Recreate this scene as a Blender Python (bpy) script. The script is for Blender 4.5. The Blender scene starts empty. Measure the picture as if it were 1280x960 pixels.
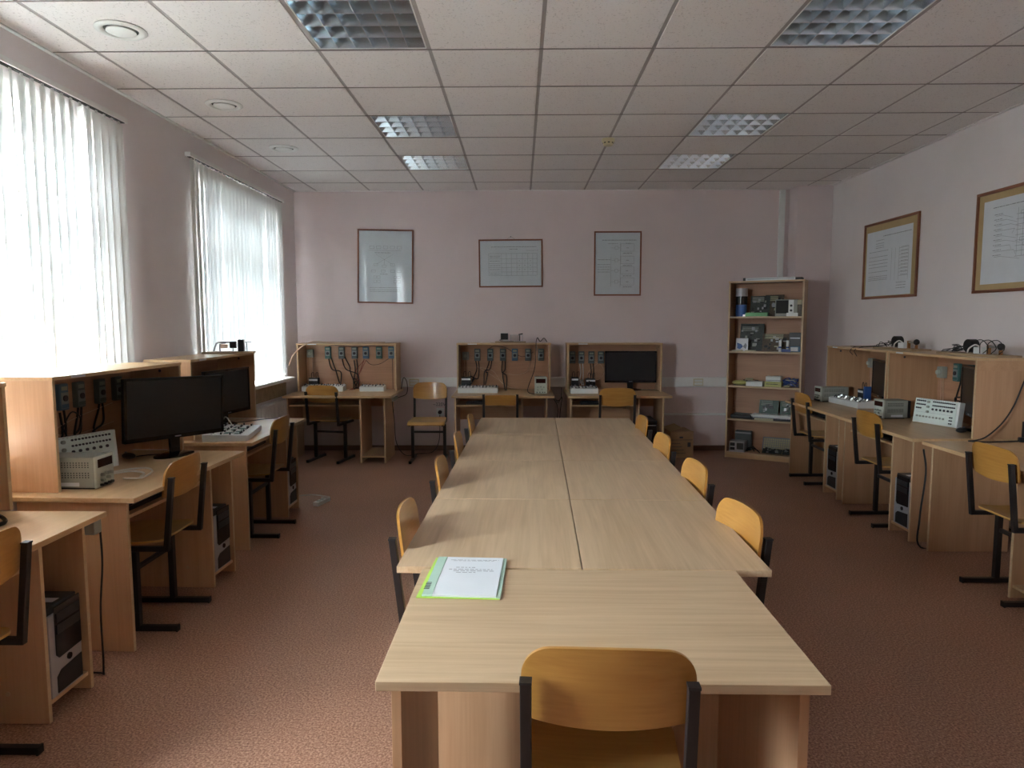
import bpy, bmesh, math, random
from mathutils import Vector, Matrix
random.seed(7)
SC = bpy.context.scene
COL = SC.collection
PI = math.pi
R = math.radians

# ---------------------------------------------------------------- camera
cam_d = bpy.data.cameras.new('camera')
cam = bpy.data.objects.new('camera', cam_d)
COL.objects.link(cam)
YAW, PITCH, ROLL = -1.22727665e-02, -9.14880145e-02, -1.96275178e-03
cy, sy = math.cos(YAW), math.sin(YAW)
fw = Vector((sy*math.cos(PITCH), cy*math.cos(PITCH), math.sin(PITCH)))
rt = Vector((cy, -sy, 0)); up = rt.cross(fw)
r2 = rt*math.cos(ROLL)+up*math.sin(ROLL); u2 = -rt*math.sin(ROLL)+up*math.cos(ROLL)
cam.matrix_world = Matrix(((r2.x, u2.x, -fw.x, 0), (r2.y, u2.y, -fw.y, 0), (r2.z, u2.z, -fw.z, 1.5), (0, 0, 0, 1)))
cam_d.sensor_width = 36; cam_d.lens = 869.19*36/1280
cam_d.clip_start = 0.05; cam_d.clip_end = 200
SC.camera = cam

# ---------------------------------------------------------------- world, windows' daylight, exposure
WORLD_STRENGTH = 9.0
w = bpy.data.worlds.new('world'); SC.world = w; w.use_nodes = True
nt = w.node_tree; nt.nodes.clear()
out = nt.nodes.new('ShaderNodeOutputWorld'); bg = nt.nodes.new('ShaderNodeBackground')
tc = nt.nodes.new('ShaderNodeTexCoord'); sep = nt.nodes.new('ShaderNodeSeparateXYZ')
rmp = nt.nodes.new('ShaderNodeValToRGB')
rmp.color_ramp.elements[0].position = 0.0; rmp.color_ramp.elements[0].color = (0.30, 0.30, 0.30, 1)
rmp.color_ramp.elements[1].position = 0.12; rmp.color_ramp.elements[1].color = (0.95, 0.97, 1.0, 1)
nt.links.new(tc.outputs['Generated'], sep.inputs[0]); nt.links.new(sep.outputs['Z'], rmp.inputs[0])
nt.links.new(rmp.outputs[0], bg.inputs[0]); bg.inputs[1].default_value = WORLD_STRENGTH
nt.links.new(bg.outputs[0], out.inputs[0])
SC.view_settings.view_transform = 'Standard'; SC.view_settings.look = 'None'
SC.view_settings.gamma = 1; SC.view_settings.use_curve_mapping = False
SC.view_settings.exposure = 3.35
SC.cycles.max_bounces = 10; SC.cycles.diffuse_bounces = 6; SC.cycles.transparent_max_bounces = 12
SC.cycles.use_denoising = True

XL, XR, YB, YF, HC = -2.55, 3.385, 7.95, -3.7, 2.95
WINS = [(-0.52, 1.45), (2.54, 4.40), (5.58, 7.38)]   # three windows in the left wall
WZ0, WZ1 = 0.90, 2.62
for i, (a, b) in enumerate(WINS):
    ld = bpy.data.lights.new('window_portal', 'AREA'); ld.shape = 'RECTANGLE'
    ld.size = b-a; ld.size_y = WZ1-WZ0; ld.cycles.is_portal = True
    lo = bpy.data.objects.new('window_portal', ld); COL.objects.link(lo)
    lo.location = (XL-0.33, (a+b)/2, (WZ0+WZ1)/2); lo.rotation_euler = (0, -PI/2, 0)
    lo.rotation_euler = Vector((1, 0, 0)).to_track_quat('-Z', 'Y').to_euler()
    ld.size, ld.size_y = (b-a), (WZ1-WZ0)

# ---------------------------------------------------------------- materials
MT = {}
def base(name):
    m = bpy.data.materials.new(name); m.use_nodes = True
    t = m.node_tree; b = t.nodes['Principled BSDF']; MT[name] = m
    return m, t, b
def mat(name, c, rough=0.5, metal=0.0, var=0.0, scale=8, bump=0.0, bscale=60, emit=None, spec=None):
    m, t, b = base(name)
    b.inputs['Base Color'].default_value = (*c, 1); b.inputs['Roughness'].default_value = rough
    b.inputs['Metallic'].default_value = metal
    if spec is not None: b.inputs['Specular IOR Level'].default_value = spec
    co = t.nodes.new('ShaderNodeTexCoord')
    if True:
        n = t.nodes.new('ShaderNodeTexNoise'); n.inputs['Scale'].default_value = scale; n.inputs['Detail'].default_value = 3
        t.links.new(co.outputs['Object'], n.inputs['Vector'])
        r_ = t.nodes.new('ShaderNodeValToRGB'); v = max(var, 0.03)
        r_.color_ramp.elements[0].position = 0.3; r_.color_ramp.elements[1].position = 0.7
        r_.color_ramp.elements[0].color = (*[x*(1-v) for x in c], 1)
        r_.color_ramp.elements[1].color = (*[min(1, x*(1+v)) for x in c], 1)
        t.links.new(n.outputs['Fac'], r_.inputs[0]); t.links.new(r_.outputs[0], b.inputs['Base Color'])
    if bump:
        n2 = t.nodes.new('ShaderNodeTexNoise'); n2.inputs['Scale'].default_value = bscale; n2.inputs['Detail'].default_value = 2
        bm_ = t.nodes.new('ShaderNodeBump'); bm_.inputs['Strength'].default_value = bump; bm_.inputs['Distance'].default_value = 0.002
        t.links.new(co.outputs['Object'], n2.inputs['Vector']); t.links.new(n2.outputs['Fac'], bm_.inputs['Height'])
        t.links.new(bm_.outputs[0], b.inputs['Normal'])
    return m
def wood(name, c1, c2, axis='x', rough=0.4, across=16, along=1.1, fine=110, coat=0.0, fig=0.55):
    """laminate or veneer: broad figure plus fine pores, running along one object axis"""
    m, t, b = base(name)
    co = t.nodes.new('ShaderNodeTexCoord'); oi = t.nodes.new('ShaderNodeObjectInfo')
    mul = t.nodes.new('ShaderNodeMath'); mul.operation = 'MULTIPLY'; mul.inputs[1].default_value = 13.0
    add = t.nodes.new('ShaderNodeVectorMath'); add.operation = 'ADD'
    t.links.new(oi.outputs['Random'], mul.inputs[0]); t.links.new(co.outputs['Object'], add.inputs[0]); t.links.new(mul.outputs[0], add.inputs[1])
    def noise(sa, sc, det, dist):
        mp = t.nodes.new('ShaderNodeMapping'); s = [sc]*3; s['xyz'.index(axis)] = sa; mp.inputs['Scale'].default_value = s
        n = t.nodes.new('ShaderNodeTexNoise'); n.inputs['Scale'].default_value = 1; n.inputs['Detail'].default_value = det
        n.inputs['Distortion'].default_value = dist
        t.links.new(add.outputs[0], mp.inputs['Vector']); t.links.new(mp.outputs[0], n.inputs['Vector']); return n
    a = noise(along, across, 4, fig); f = noise(3.0, fine, 2, 0.1)
    mx = t.nodes.new('ShaderNodeMix'); mx.data_type = 'FLOAT'; mx.inputs['Factor'].default_value = 0.35
    t.links.new(a.outputs['Fac'], mx.inputs['A']); t.links.new(f.outputs['Fac'], mx.inputs['B'])
    r_ = t.nodes.new('ShaderNodeValToRGB')
    r_.color_ramp.elements[0].position = 0.36; r_.color_ramp.elements[0].color = (*c2, 1)
    r_.color_ramp.elements[1].position = 0.60; r_.color_ramp.elements[1].color = (*c1, 1)
    t.links.new(mx.outputs['Result'], r_.inputs[0]); t.links.new(r_.outputs[0], b.inputs['Base Color'])
    b.inputs['Roughness'].default_value = rough
    if coat: b.inputs['Coat Weight'].default_value = coat; b.inputs['Coat Roughness'].default_value = 0.15
    return m
for ax in 'xyz':
    wood('beech_'+ax, (0.64, 0.43, 0.24), (0.55, 0.355, 0.185), ax, rough=0.34, fig=0.4)
    wood('oak_'+ax, (0.60, 0.440, 0.282), (0.49, 0.345, 0.208), ax, rough=0.36, across=15, along=1.0, fig=1.4)
    wood('beechside_'+ax, (0.60, 0.365, 0.21), (0.52, 0.305, 0.165), ax, rough=0.42)
    wood('framewood_'+ax, (0.30, 0.11, 0.055), (0.20, 0.065, 0.035), ax, rough=0.4)
wood('edge_band', (0.60, 0.44, 0.26), (0.52, 0.37, 0.21), 'x', rough=0.4)
wood('hutchback', (0.50, 0.28, 0.165), (0.40, 0.21, 0.12), 'x', rough=0.5, across=9)
wood('ply', (0.50, 0.255, 0.060), (0.40, 0.185, 0.038), 'x', rough=0.28, across=9, along=2.0, coat=0.4)
wood('ply_pale', (0.60, 0.36, 0.11), (0.50, 0.28, 0.075), 'x', rough=0.3, across=9, along=2.0, coat=0.35)
wood('baseboard_wood', (0.20, 0.115, 0.075), (0.15, 0.08, 0.05), 'x', rough=0.4)
wood('raw_ply', (0.42, 0.29, 0.17), (0.30, 0.20, 0.11), 'x', rough=0.6)
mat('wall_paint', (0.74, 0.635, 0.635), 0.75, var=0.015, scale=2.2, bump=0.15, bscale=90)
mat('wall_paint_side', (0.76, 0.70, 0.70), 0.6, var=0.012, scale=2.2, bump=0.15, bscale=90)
mat('wall_far', (0.52, 0.44, 0.41), 0.75, var=0.02, scale=2)  # unseen wall behind the camera, darkened to weaken its bounce light
mat('white_paint', (0.78, 0.78, 0.76), 0.45)
mat('upvc', (0.80, 0.81, 0.82), 0.3)
mat('plastic_white', (0.74, 0.77, 0.76), 0.4)
mat('trunk_white', (0.82, 0.83, 0.82), 0.4)
mat('plastic_cream', (0.62, 0.55, 0.36), 0.4)
mat('black_metal', (0.022, 0.018, 0.018), 0.38, metal=0.2, bump=0.1, bscale=200)
mat('black_plastic', (0.014, 0.014, 0.016), 0.42)
mat('black_gloss', (0.008, 0.008, 0.01), 0.12)
mat('screen', (0.012, 0.012, 0.014), 0.35)
mat('cable_black', (0.012, 0.011, 0.012), 0.5)
mat('cable_white', (0.72, 0.70, 0.66), 0.5)
mat('cable_beige', (0.62, 0.44, 0.32), 0.5)
mat('cable_red', (0.28, 0.03, 0.02), 0.5)
mat('silver', (0.42, 0.42, 0.45), 0.35, metal=0.35)
mat('steel', (0.55, 0.55, 0.56), 0.3, metal=0.9)
mat('psu_grey', (0.33, 0.35, 0.31), 0.5, var=0.04)
mat('psu_face', (0.50, 0.54, 0.47), 0.5)
mat('panel_face', (0.68, 0.76, 0.72), 0.45)
mat('display_dark', (0.05, 0.012, 0.01), 0.15)
mat('lcd', (0.30, 0.34, 0.28), 0.3)
mat('meter_grey', (0.10, 0.125, 0.125), 0.5)
mat('meter_teal', (0.06, 0.17, 0.16), 0.5)
mat('meter_blue', (0.07, 0.16, 0.27), 0.5)
mat('meter_face', (0.26, 0.31, 0.31), 0.5)
mat('vent_dark', (0.05, 0.055, 0.05), 0.6)
mat('knob', (0.03, 0.03, 0.04), 0.4)
mat('knob_blue', (0.03, 0.07, 0.28), 0.4)
mat('label_white', (0.75, 0.78, 0.82), 0.5)
mat('paper', (0.70, 0.74, 0.79), 0.6)
mat('mount_board', (0.47, 0.34, 0.17), 0.7, var=0.05)
mat('ink', (0.06, 0.06, 0.07), 0.6)
mat('ink_grey', (0.25, 0.27, 0.30), 0.6)
mat('pcb_dark', (0.035, 0.045, 0.04), 0.45, var=0.35, scale=60)
mat('pcb_green', (0.03, 0.075, 0.05), 0.45, var=0.3, scale=60)
mat('pcb_brown', (0.09, 0.06, 0.035), 0.45, var=0.3, scale=60)
mat('green_plastic', (0.09, 0.36, 0.12), 0.4)
mat('blue_plastic', (0.03, 0.10, 0.32), 0.4)
mat('yellow_green', (0.50, 0.50, 0.18), 0.45)
mat('cream_keys', (0.50, 0.46, 0.30), 0.5)
mat('folder_green', (0.45, 0.72, 0.10), 0.3)
mat('folder_clear', (0.48, 0.68, 0.58), 0.2)
mat('cardboard', (0.42, 0.26, 0.14), 0.8, var=0.06)
mat('rail_alu', (0.60, 0.58, 0.56), 0.35, metal=0.3)
mat('gap_dark', (0.02, 0.02, 0.02), 0.7)
mat('cross_metal', (0.26, 0.225, 0.22), 0.6)
mat('ceiling_metal', (0.36, 0.32, 0.31), 0.5)
mat('radiator_white', (0.75, 0.75, 0.72), 0.35)
mat('facade_teal', (0.10, 0.34, 0.33), 0.7, var=0.1)
mat('facade_pale', (0.45, 0.52, 0.60), 0.8, var=0.15, scale=1.5)
mat('copper', (0.35, 0.16, 0.06), 0.4, metal=0.6)
mat('ground', (0.25, 0.26, 0.24), 0.9, var=0.1)

# floor: speckled brown linoleum
m, t, b = base('linoleum')
co = t.nodes.new('ShaderNodeTexCoord')
n1 = t.nodes.new('ShaderNodeTexNoise'); n1.inputs['Scale'].default_value = 120; n1.inputs['Detail'].default_value = 2; n1.inputs['Roughness'].default_value = 0.7
n2 = t.nodes.new('ShaderNodeTexNoise'); n2.inputs['Scale'].default_value = 1.3; n2.inputs['Detail'].default_value = 5
r1 = t.nodes.new('ShaderNodeValToRGB')
r1.color_ramp.elements[0].position = 0.34; r1.color_ramp.elements[0].color = (0.20, 0.090, 0.055, 1)
r1.color_ramp.elements[1].position = 0.66; r1.color_ramp.elements[1].color = (0.58, 0.36, 0.255, 1)
e = r1.color_ramp.elements.new(0.5); e.color = (0.36, 0.190, 0.124, 1)
mxx = t.nodes.new('ShaderNodeMix'); mxx.data_type = 'RGBA'; mxx.blend_type = 'MULTIPLY'; mxx.inputs['Factor'].default_value = 1.0
r3 = t.nodes.new('ShaderNodeValToRGB'); r3.color_ramp.elements[0].position = 0.35; r3.color_ramp.elements[1].position = 0.7
r3.color_ramp.elements[0].color = (0.92, 0.92, 0.92, 1); r3.color_ramp.elements[1].color = (1.06, 1.05, 1.05, 1)
t.links.new(co.outputs['Object'], n1.inputs['Vector']); t.links.new(co.outputs['Object'], n2.inputs['Vector'])
t.links.new(n1.outputs['Fac'], r1.inputs[0]); t.links.new(n2.outputs['Fac'], r3.inputs[0])
t.links.new(r1.outputs[0], mxx.inputs['A']); t.links.new(r3.outputs[0], mxx.inputs['B'])
t.links.new(mxx.outputs['Result'], b.inputs['Base Color']); b.inputs['Roughness'].default_value = 0.42
b.inputs['Specular IOR Level'].default_value = 0.4

# ceiling tile: mineral fibre with small pits
m, t, b = base('ceiling_tile')
co = t.nodes.new('ShaderNodeTexCoord')
v = t.nodes.new('ShaderNodeTexNoise'); v.inputs['Scale'].default_value = 95; v.inputs['Detail'].default_value = 1
rr = t.nodes.new('ShaderNodeValToRGB'); rr.color_ramp.elements[0].position = 0.28; rr.color_ramp.elements[0].color = (0.60, 0.56, 0.55, 1)
rr.color_ramp.elements[1].position = 0.38; rr.color_ramp.elements[1].color = (0.80, 0.76, 0.75, 1)
t.links.new(co.outputs['Object'], v.inputs['Vector']); t.links.new(v.outputs['Fac'], rr.inputs[0]); t.links.new(rr.outputs[0], b.inputs['Base Color'])
b.inputs['Roughness'].default_value = 0.9

# fabric of the vertical blinds lets part of the daylight through
m, t, b = base('blind_fabric')
t.nodes.remove(b)
o_ = [n for n in t.nodes if n.type == 'OUTPUT_MATERIAL'][0]
d = t.nodes.new('ShaderNodeBsdfDiffuse'); d.inputs[0].default_value = (0.78, 0.78, 0.75, 1)
tr = t.nodes.new('ShaderNodeBsdfTranslucent'); tr.inputs[0].default_value = (0.78, 0.80, 0.80, 1)
mi = t.nodes.new('ShaderNodeMixShader'); mi.inputs[0].default_value = 0.045
co = t.nodes.new('ShaderNodeTexCoord'); mp = t.nodes.new('ShaderNodeMapping'); mp.inputs['Scale'].default_value = (300, 300, 6)
nn = t.nodes.new('ShaderNodeTexNoise'); nn.inputs['Scale'].default_value = 1
bb = t.nodes.new('ShaderNodeBump'); bb.inputs['Strength'].default_value = 0.2; bb.inputs['Distance'].default_value = 0.001
t.links.new(co.outputs['Object'], mp.inputs[0]); t.links.new(mp.outputs[0], nn.inputs['Vector']); t.links.new(nn.outputs['Fac'], bb.inputs['Height'])
t.links.new(bb.outputs[0], d.inputs['Normal'])
t.links.new(d.outputs[0], mi.inputs[1]); t.links.new(tr.outputs[0], mi.inputs[2]); t.links.new(mi.outputs[0], o_.inputs[0])

def glassmat(name, tint, fac):
    m, t, b = base(name); t.nodes.remove(b)
    o_ = [n for n in t.nodes if n.type == 'OUTPUT_MATERIAL'][0]
    a = t.nodes.new('ShaderNodeBsdfTransparent'); a.inputs[0].default_value = (*tint, 1)
    g = t.nodes.new('ShaderNodeBsdfGlossy'); g.inputs['Roughness'].default_value = 0.02
    fr = t.nodes.new('ShaderNodeFresnel'); fr.inputs[0].default_value = 1.45
    mu = t.nodes.new('ShaderNodeMath'); mu.operation = 'MULTIPLY'; mu.inputs[1].default_value = fac
    mi = t.nodes.new('ShaderNodeMixShader')
    ge = t.nodes.new('ShaderNodeNewGeometry'); su = t.nodes.new('ShaderNodeMath'); su.operation = 'SUBTRACT'; su.inputs[0].default_value = fac
    t.links.new(ge.outputs['Backfacing'], su.inputs[1]); t.links.new(su.outputs[0], mu.inputs[1])
    t.links.new(fr.outputs[0], mu.inputs[0]); t.links.new(mu.outputs[0], mi.inputs[0])
    t.links.new(a.outputs[0], mi.inputs[1]); t.links.new(g.outputs[0], mi.inputs[2]); t.links.new(mi.outputs[0], o_.inputs[0])
glassmat('window_glass', (0.93, 0.97, 0.98), 1.0)
glassmat('picture_glass', (0.97, 0.98, 0.98), 1.0)
# lamp louvre: bright anodised aluminium, blue tint painted in for the windows' reflection
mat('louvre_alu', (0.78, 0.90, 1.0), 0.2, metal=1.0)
mat('tube_glass', (0.80, 0.84, 0.86), 0.25)

# ---------------------------------------------------------------- mesh helpers
STUFF = {'screw_cap', 'foot_cap', 'chips', 'capacitors', 'slots', 'toggle_switches', 'printed_lines', 'vent_slots', 'print', 'title_print', 'box_print', 'bar_marks', 'bead_chain', 'panel_knobs', 'wires', 'wire_loop', 'wire_loops', 'grey_loops', 'circuit_patches', 'pull_cord'}
class MB:
    def __init__(s): s.v = []; s.f = []; s.m = []; s.T = Matrix()
    def _add(s, vs, fs, m=0):
        o = len(s.v); s.v += [tuple(s.T @ Vector(p)) for p in vs]; s.f += [tuple(i+o for i in f) for f in fs]; s.m += [m]*len(fs)
    def box(s, x0, x1, y0, y1, z0, z1, m=0):
        if x0 > x1: x0, x1 = x1, x0
        if y0 > y1: y0, y1 = y1, y0
        if z0 > z1: z0, z1 = z1, z0
        s._add([(x, y, z) for z in (z0, z1) for y in (y0, y1) for x in (x0, x1)],
               [(0, 2, 3, 1), (4, 5, 7, 6), (0, 1, 5, 4), (2, 6, 7, 3), (0, 4, 6, 2), (1, 3, 7, 5)], m)
        return s
    def bar(s, p, q, wx, wy, m=0, upv=(0, 0, 1)):
        p, q = Vector(p), Vector(q); d = (q-p).normalized(); u = Vector(upv)
        if abs(d.dot(u)) > 0.95: u = Vector((0, 1, 0))
        a = d.cross(u).normalized(); b_ = a.cross(d)
        vs = [c+a*sx*wx/2+b_*sy_*wy/2 for c in (p, q) for sx, sy_ in ((-1, -1), (1, -1), (1, 1), (-1, 1))]
        s._add([tuple(v_) for v_ in vs], [(0, 3, 2, 1), (4, 5, 6, 7), (0, 1, 5, 4), (1, 2, 6, 5), (2, 3, 7, 6), (3, 0, 4, 7)], m); return s
    def cyl(s, p, q, r, n=12, m=0, r_b=None):
        p, q = Vector(p), Vector(q); d = (q-p).normalized(); u = Vector((0, 0, 1)) if abs(d.z) < 0.9 else Vector((1, 0, 0))
        a = d.cross(u).normalized(); b_ = d.cross(a); r_b = r if r_b is None else r_b
        vs = [p+(a*math.cos(2*PI*i/n)+b_*math.sin(2*PI*i/n))*r for i in range(n)]+[q+(a*math.cos(2*PI*i/n)+b_*math.sin(2*PI*i/n))*r_b for i in range(n)]
        fs = [(i, (i+1) % n, n+(i+1) % n, n+i) for i in range(n)]+[tuple(range(n-1, -1, -1)), tuple(range(n, 2*n))]
        s._add([tuple(v_) for v_ in vs], fs, m); return s
    def tube(s, pts, r, n=6, m=0, sub=6):
        pts = [Vector(p) for p in pts]; P = []
        if sub and len(pts) > 2:                      # Catmull-Rom through the points
            e_ = [pts[0]*2-pts[1]]+pts+[pts[-1]*2-pts[-2]]
            for i in range(1, len(e_)-2):
                for k in range(sub):
                    t_ = k/sub; a, b_, c, d = e_[i-1:i+3]
                    P.append(0.5*((2*b_)+(c-a)*t_+(2*a-5*b_+4*c-d)*t_**2+(3*b_-a-3*c+d)*t_**3))
            P.append(pts[-1])
        else: P = pts
        vs = []; prev = None
        for i, p in enumerate(P):
            d = (P[min(i+1, len(P)-1)]-P[max(i-1, 0)]).normalized()
            if prev is None: a = d.cross(Vector((0, 0, 1)) if abs(d.z) < 0.9 else Vector((1, 0, 0))).normalized()
            else:
                a = prev-d*prev.dot(d); a = a.normalized() if a.length > 1e-6 else d.orthogonal().normalized()
            prev = a; b_ = d.cross(a)
            vs += [tuple(p+(a*math.cos(2*PI*k/n)+b_*math.sin(2*PI*k/n))*r) for k in range(n)]
        L = len(P); fs = [(i*n+k, i*n+(k+1) % n, (i+1)*n+(k+1) % n, (i+1)*n+k) for i in range(L-1) for k in range(n)]
        fs += [tuple(range(n-1, -1, -1)), tuple(range((L-1)*n, L*n))]
        s._add(vs, fs, m); return s
    def prism(s, poly, d0, d1, plane='xz', m=0):
        n = len(poly)
        def P(a, b_, d): return {'xz': (a, d, b_), 'xy': (a, b_, d), 'yz': (d, a, b_)}[plane]
        s._add([P(a, b_, d0) for a, b_ in poly]+[P(a, b_, d1) for a, b_ in poly],
               [tuple(range(n)), tuple(range(2*n-1, n-1, -1))]+[(i, i+n, (i+1) % n+n, (i+1) % n) for i in range(n)], m); return s
    def sphere(s, c, r, m=0, n=10, k=6, sc=(1, 1, 1)):
        vs = [(c[0], c[1], c[2]-r*sc[2])]
        for j in range(1, k):
            ph = -PI/2+PI*j/k
            vs += [(c[0]+r*sc[0]*math.cos(ph)*math.cos(2*PI*i/n), c[1]+r*sc[1]*math.cos(ph)*math.sin(2*PI*i/n), c[2]+r*sc[2]*math.sin(ph)) for i in range(n)]
        vs.append((c[0], c[1], c[2]+r*sc[2])); L = len(vs)-1
        fs = [(0, 1+(i+1) % n, 1+i) for i in range(n)]+[(L, 1+(k-2)*n+i, 1+(k-2)*n+(i+1) % n) for i in range(n)]
        fs += [(1+j*n+i, 1+j*n+(i+1) % n, 1+(j+1)*n+(i+1) % n, 1+(j+1)*n+i) for j in range(k-2) for i in range(n)]
        s._add(vs, fs, m); return s
    def build(s, name, mats, parent=None, bevel=0, smooth=35, loc=None, rz=0):
        me = bpy.data.meshes.new(name)
        bm = bmesh.new()
        vv = [bm.verts.new(p) for p in s.v]
        for f, mi in zip(s.f, s.m):
            try: fc = bm.faces.new([vv[i] for i in f]); fc.material_index = mi
            except ValueError: pass
        bmesh.ops.recalc_face_normals(bm, faces=bm.faces)
        if bevel:
            ed = [e_ for e_ in bm.edges if len(e_.link_faces) == 2 and e_.calc_face_angle(0) > R(40)]
            bmesh.ops.bevel(bm, geom=ed, offset=bevel, segments=2, profile=0.5, affect='EDGES', clamp_overlap=True)
        bm.to_mesh(me); bm.free()
        if isinstance(mats, str): mats = [mats]
        for m_ in mats: me.materials.append(MT[m_])
        if bevel: smooth = min(smooth, 18)
        if smooth:
            me.polygons.foreach_set('use_smooth', [True]*len(me.polygons)); me.set_sharp_from_angle(angle=R(smooth))
        o = bpy.data.objects.new(name, me); COL.objects.link(o)
        if name in STUFF: o['kind'] = 'stuff'
        if parent: o.parent = parent
        if loc: o.location = loc
        if rz: o.rotation_euler.z = rz
        return o
def bx(name, mats, parent, *a, bevel=0, **k): return MB().box(*a).build(name, mats, parent, bevel=bevel, **k)
def tag(o, label, cat, group=None):
    o['label'] = label; o['category'] = cat
    if group: o['group'] = group
    return o
def thing(name, label, cat, loc=(0, 0, 0), rz=0, group=None):
    o = bpy.data.objects.new(name, None); COL.objects.link(o); o.empty_display_size = 0.1
    o.location = loc; o.rotation_euler.z = rz
    return tag(o, label, cat, group)
def clone(root, loc=None, rz=None, label=None, group=None):
    r_ = root.copy(); COL.objects.link(r_)
    if loc is not None: r_.location = loc
    if rz is not None: r_.rotation_euler.z = rz
    if label: r_['label'] = label
    if group: r_['group'] = group
    for ch in list(root.children):
        c = ch.copy(); COL.objects.link(c); c.parent = r_
        for g in list(ch.children):
            d_ = g.copy(); COL.objects.link(d_); d_.parent = c
    return r_
def struct(o): o['kind'] = 'structure'; return o

# ================================================================ SETTING
struct(bx('floor', 'linoleum', None, XL-0.3, XR+0.2, YF-0.2, YB+0.2, -0.12, 0))
# walls
struct(bx('wall_back', 'wall_paint', None, XL-0.3, XR+0.2, YB, YB+0.15, 0, 3.15))
struct(bx('wall_right', 'wall_paint_side', None, XR, XR+0.15, YF, YB, 0, 3.15))
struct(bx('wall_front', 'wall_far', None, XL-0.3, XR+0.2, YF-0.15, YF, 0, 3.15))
wl = MB(); ys = [YF]+[y for ab in WINS for y in ab]+[YB]
for i in range(0, len(ys), 2): wl.box(XL-0.30, XL, ys[i], ys[i+1], 0, 3.15)
for a, b_ in WINS: wl.box(XL-0.30, XL, a, b_, 0, WZ0-0.035); wl.box(XL-0.30, XL, a, b_, WZ1, 3.15)
struct(wl.build('wall_left', 'wall_paint_side'))
col_ = bx('wall_column', 'wall_paint', None, 3.0, XR-0.001, 7.715, YB-0.001, 0, 2.945, bevel=0.004); struct(col_)
# baseboards
struct(bx('baseboard_back', 'baseboard_wood', None, XL+0.02, 2.999, YB-0.018, YB-0.0005, 0, 0.06, bevel=0.004))
struct(bx('baseboard_right', 'baseboard_wood', None, XR-0.018, XR-0.0005, YF+0.01, 7.71, 0, 0.06, bevel=0.004))
struct(bx('baseboard_left', 'baseboard_wood', None, XL+0.0005, XL+0.018, YF+0.01, YB-0.02, 0, 0.06, bevel=0.004))
# ceiling: soffit slab, grid bars and tiles
ceil = struct(bx('ceiling', 'white_paint', None, XL-0.3, XR+0.2, YF-0.2, YB+0.2, 3.15, 3.25))
GX = [XL+0.012]+[0.1136+0.6*k for k in range(-4, 6)]+[XR-0.012]
GY = [YF+0.012]+[3.877+0.6*j for j in range(-12, 7)]+[YB-0.012]
LAMPS = [(2, 11, 'near left'), (2, 14, 'middle left'), (2, 16, 'far left'), (6, 11, 'near right'), (6, 14, 'middle right'), (6, 16, 'far right')]
def gi(v, arr): return min(range(len(arr)), key=lambda i: abs(arr[i]-v))
lamp_cells = {}
for x0, y0, nm in ((-1.0864, 3.277, 'near left'), (-1.0864, 5.077, 'middle left'), (-1.0864, 6.277, 'far left'), (1.3136, 3.277, 'near right'), (1.3136, 5.077, 'middle right'), (1.3136, 6.277, 'far right')):
    lamp_cells[(gi(x0, GX), gi(y0, GY))] = nm
tile_cache = {}
for i in range(len(GX)-1):
    for j in range(len(GY)-1):
        if (i, j) in lamp_cells: continue
        wx, wy = GX[i+1]-GX[i], GY[j+1]-GY[j]
        if wx < 0.03 or wy < 0.03: continue
        key = (round(wx, 3), round(wy, 3))
        lz = HC+random.uniform(0, 0.0015)
        if key not in tile_cache:
            o = MB().box(0.010, wx-0.010, 0.0065, wy-0.0065, -0.004, 0.014).build('ceiling_tile', 'ceiling_tile', ceil, bevel=0.002)
            tile_cache[key] = o
        else:
            o = tile_cache[key].copy(); COL.objects.link(o)
        o.location = (GX[i], GY[j], lz); o.rotation_euler.z = 0
for x in GX[1:-1]:
    bx('main_bar', 'ceiling_metal', ceil, x-0.012, x+0.012, YF+0.01, YB-0.01, HC-0.0005, HC+0.03)
for y in GY[1:-1]:
    bx('cross_bar', 'cross_metal', ceil, XL+0.01, XR-0.01, y-0.0045, y+0.0045, HC-0.0048, HC+0.025)
tm = MB()
tm.box(XL+0.0005, XL+0.026, YF, YB, HC-0.012, HC-0.002); struct(tm.build('trim_1', 'white_paint', bevel=0.002))
struct(bx('trim_2', 'ceiling_tile', None, XR-0.026, XR-0.0005, YF, 7.71, HC-0.010, HC-0.002))
struct(bx('trim_3', 'ceiling_tile', None, XL+0.03, 2.998, YB-0.026, YB-0.0005, HC-0.010, HC-0.002))

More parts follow.
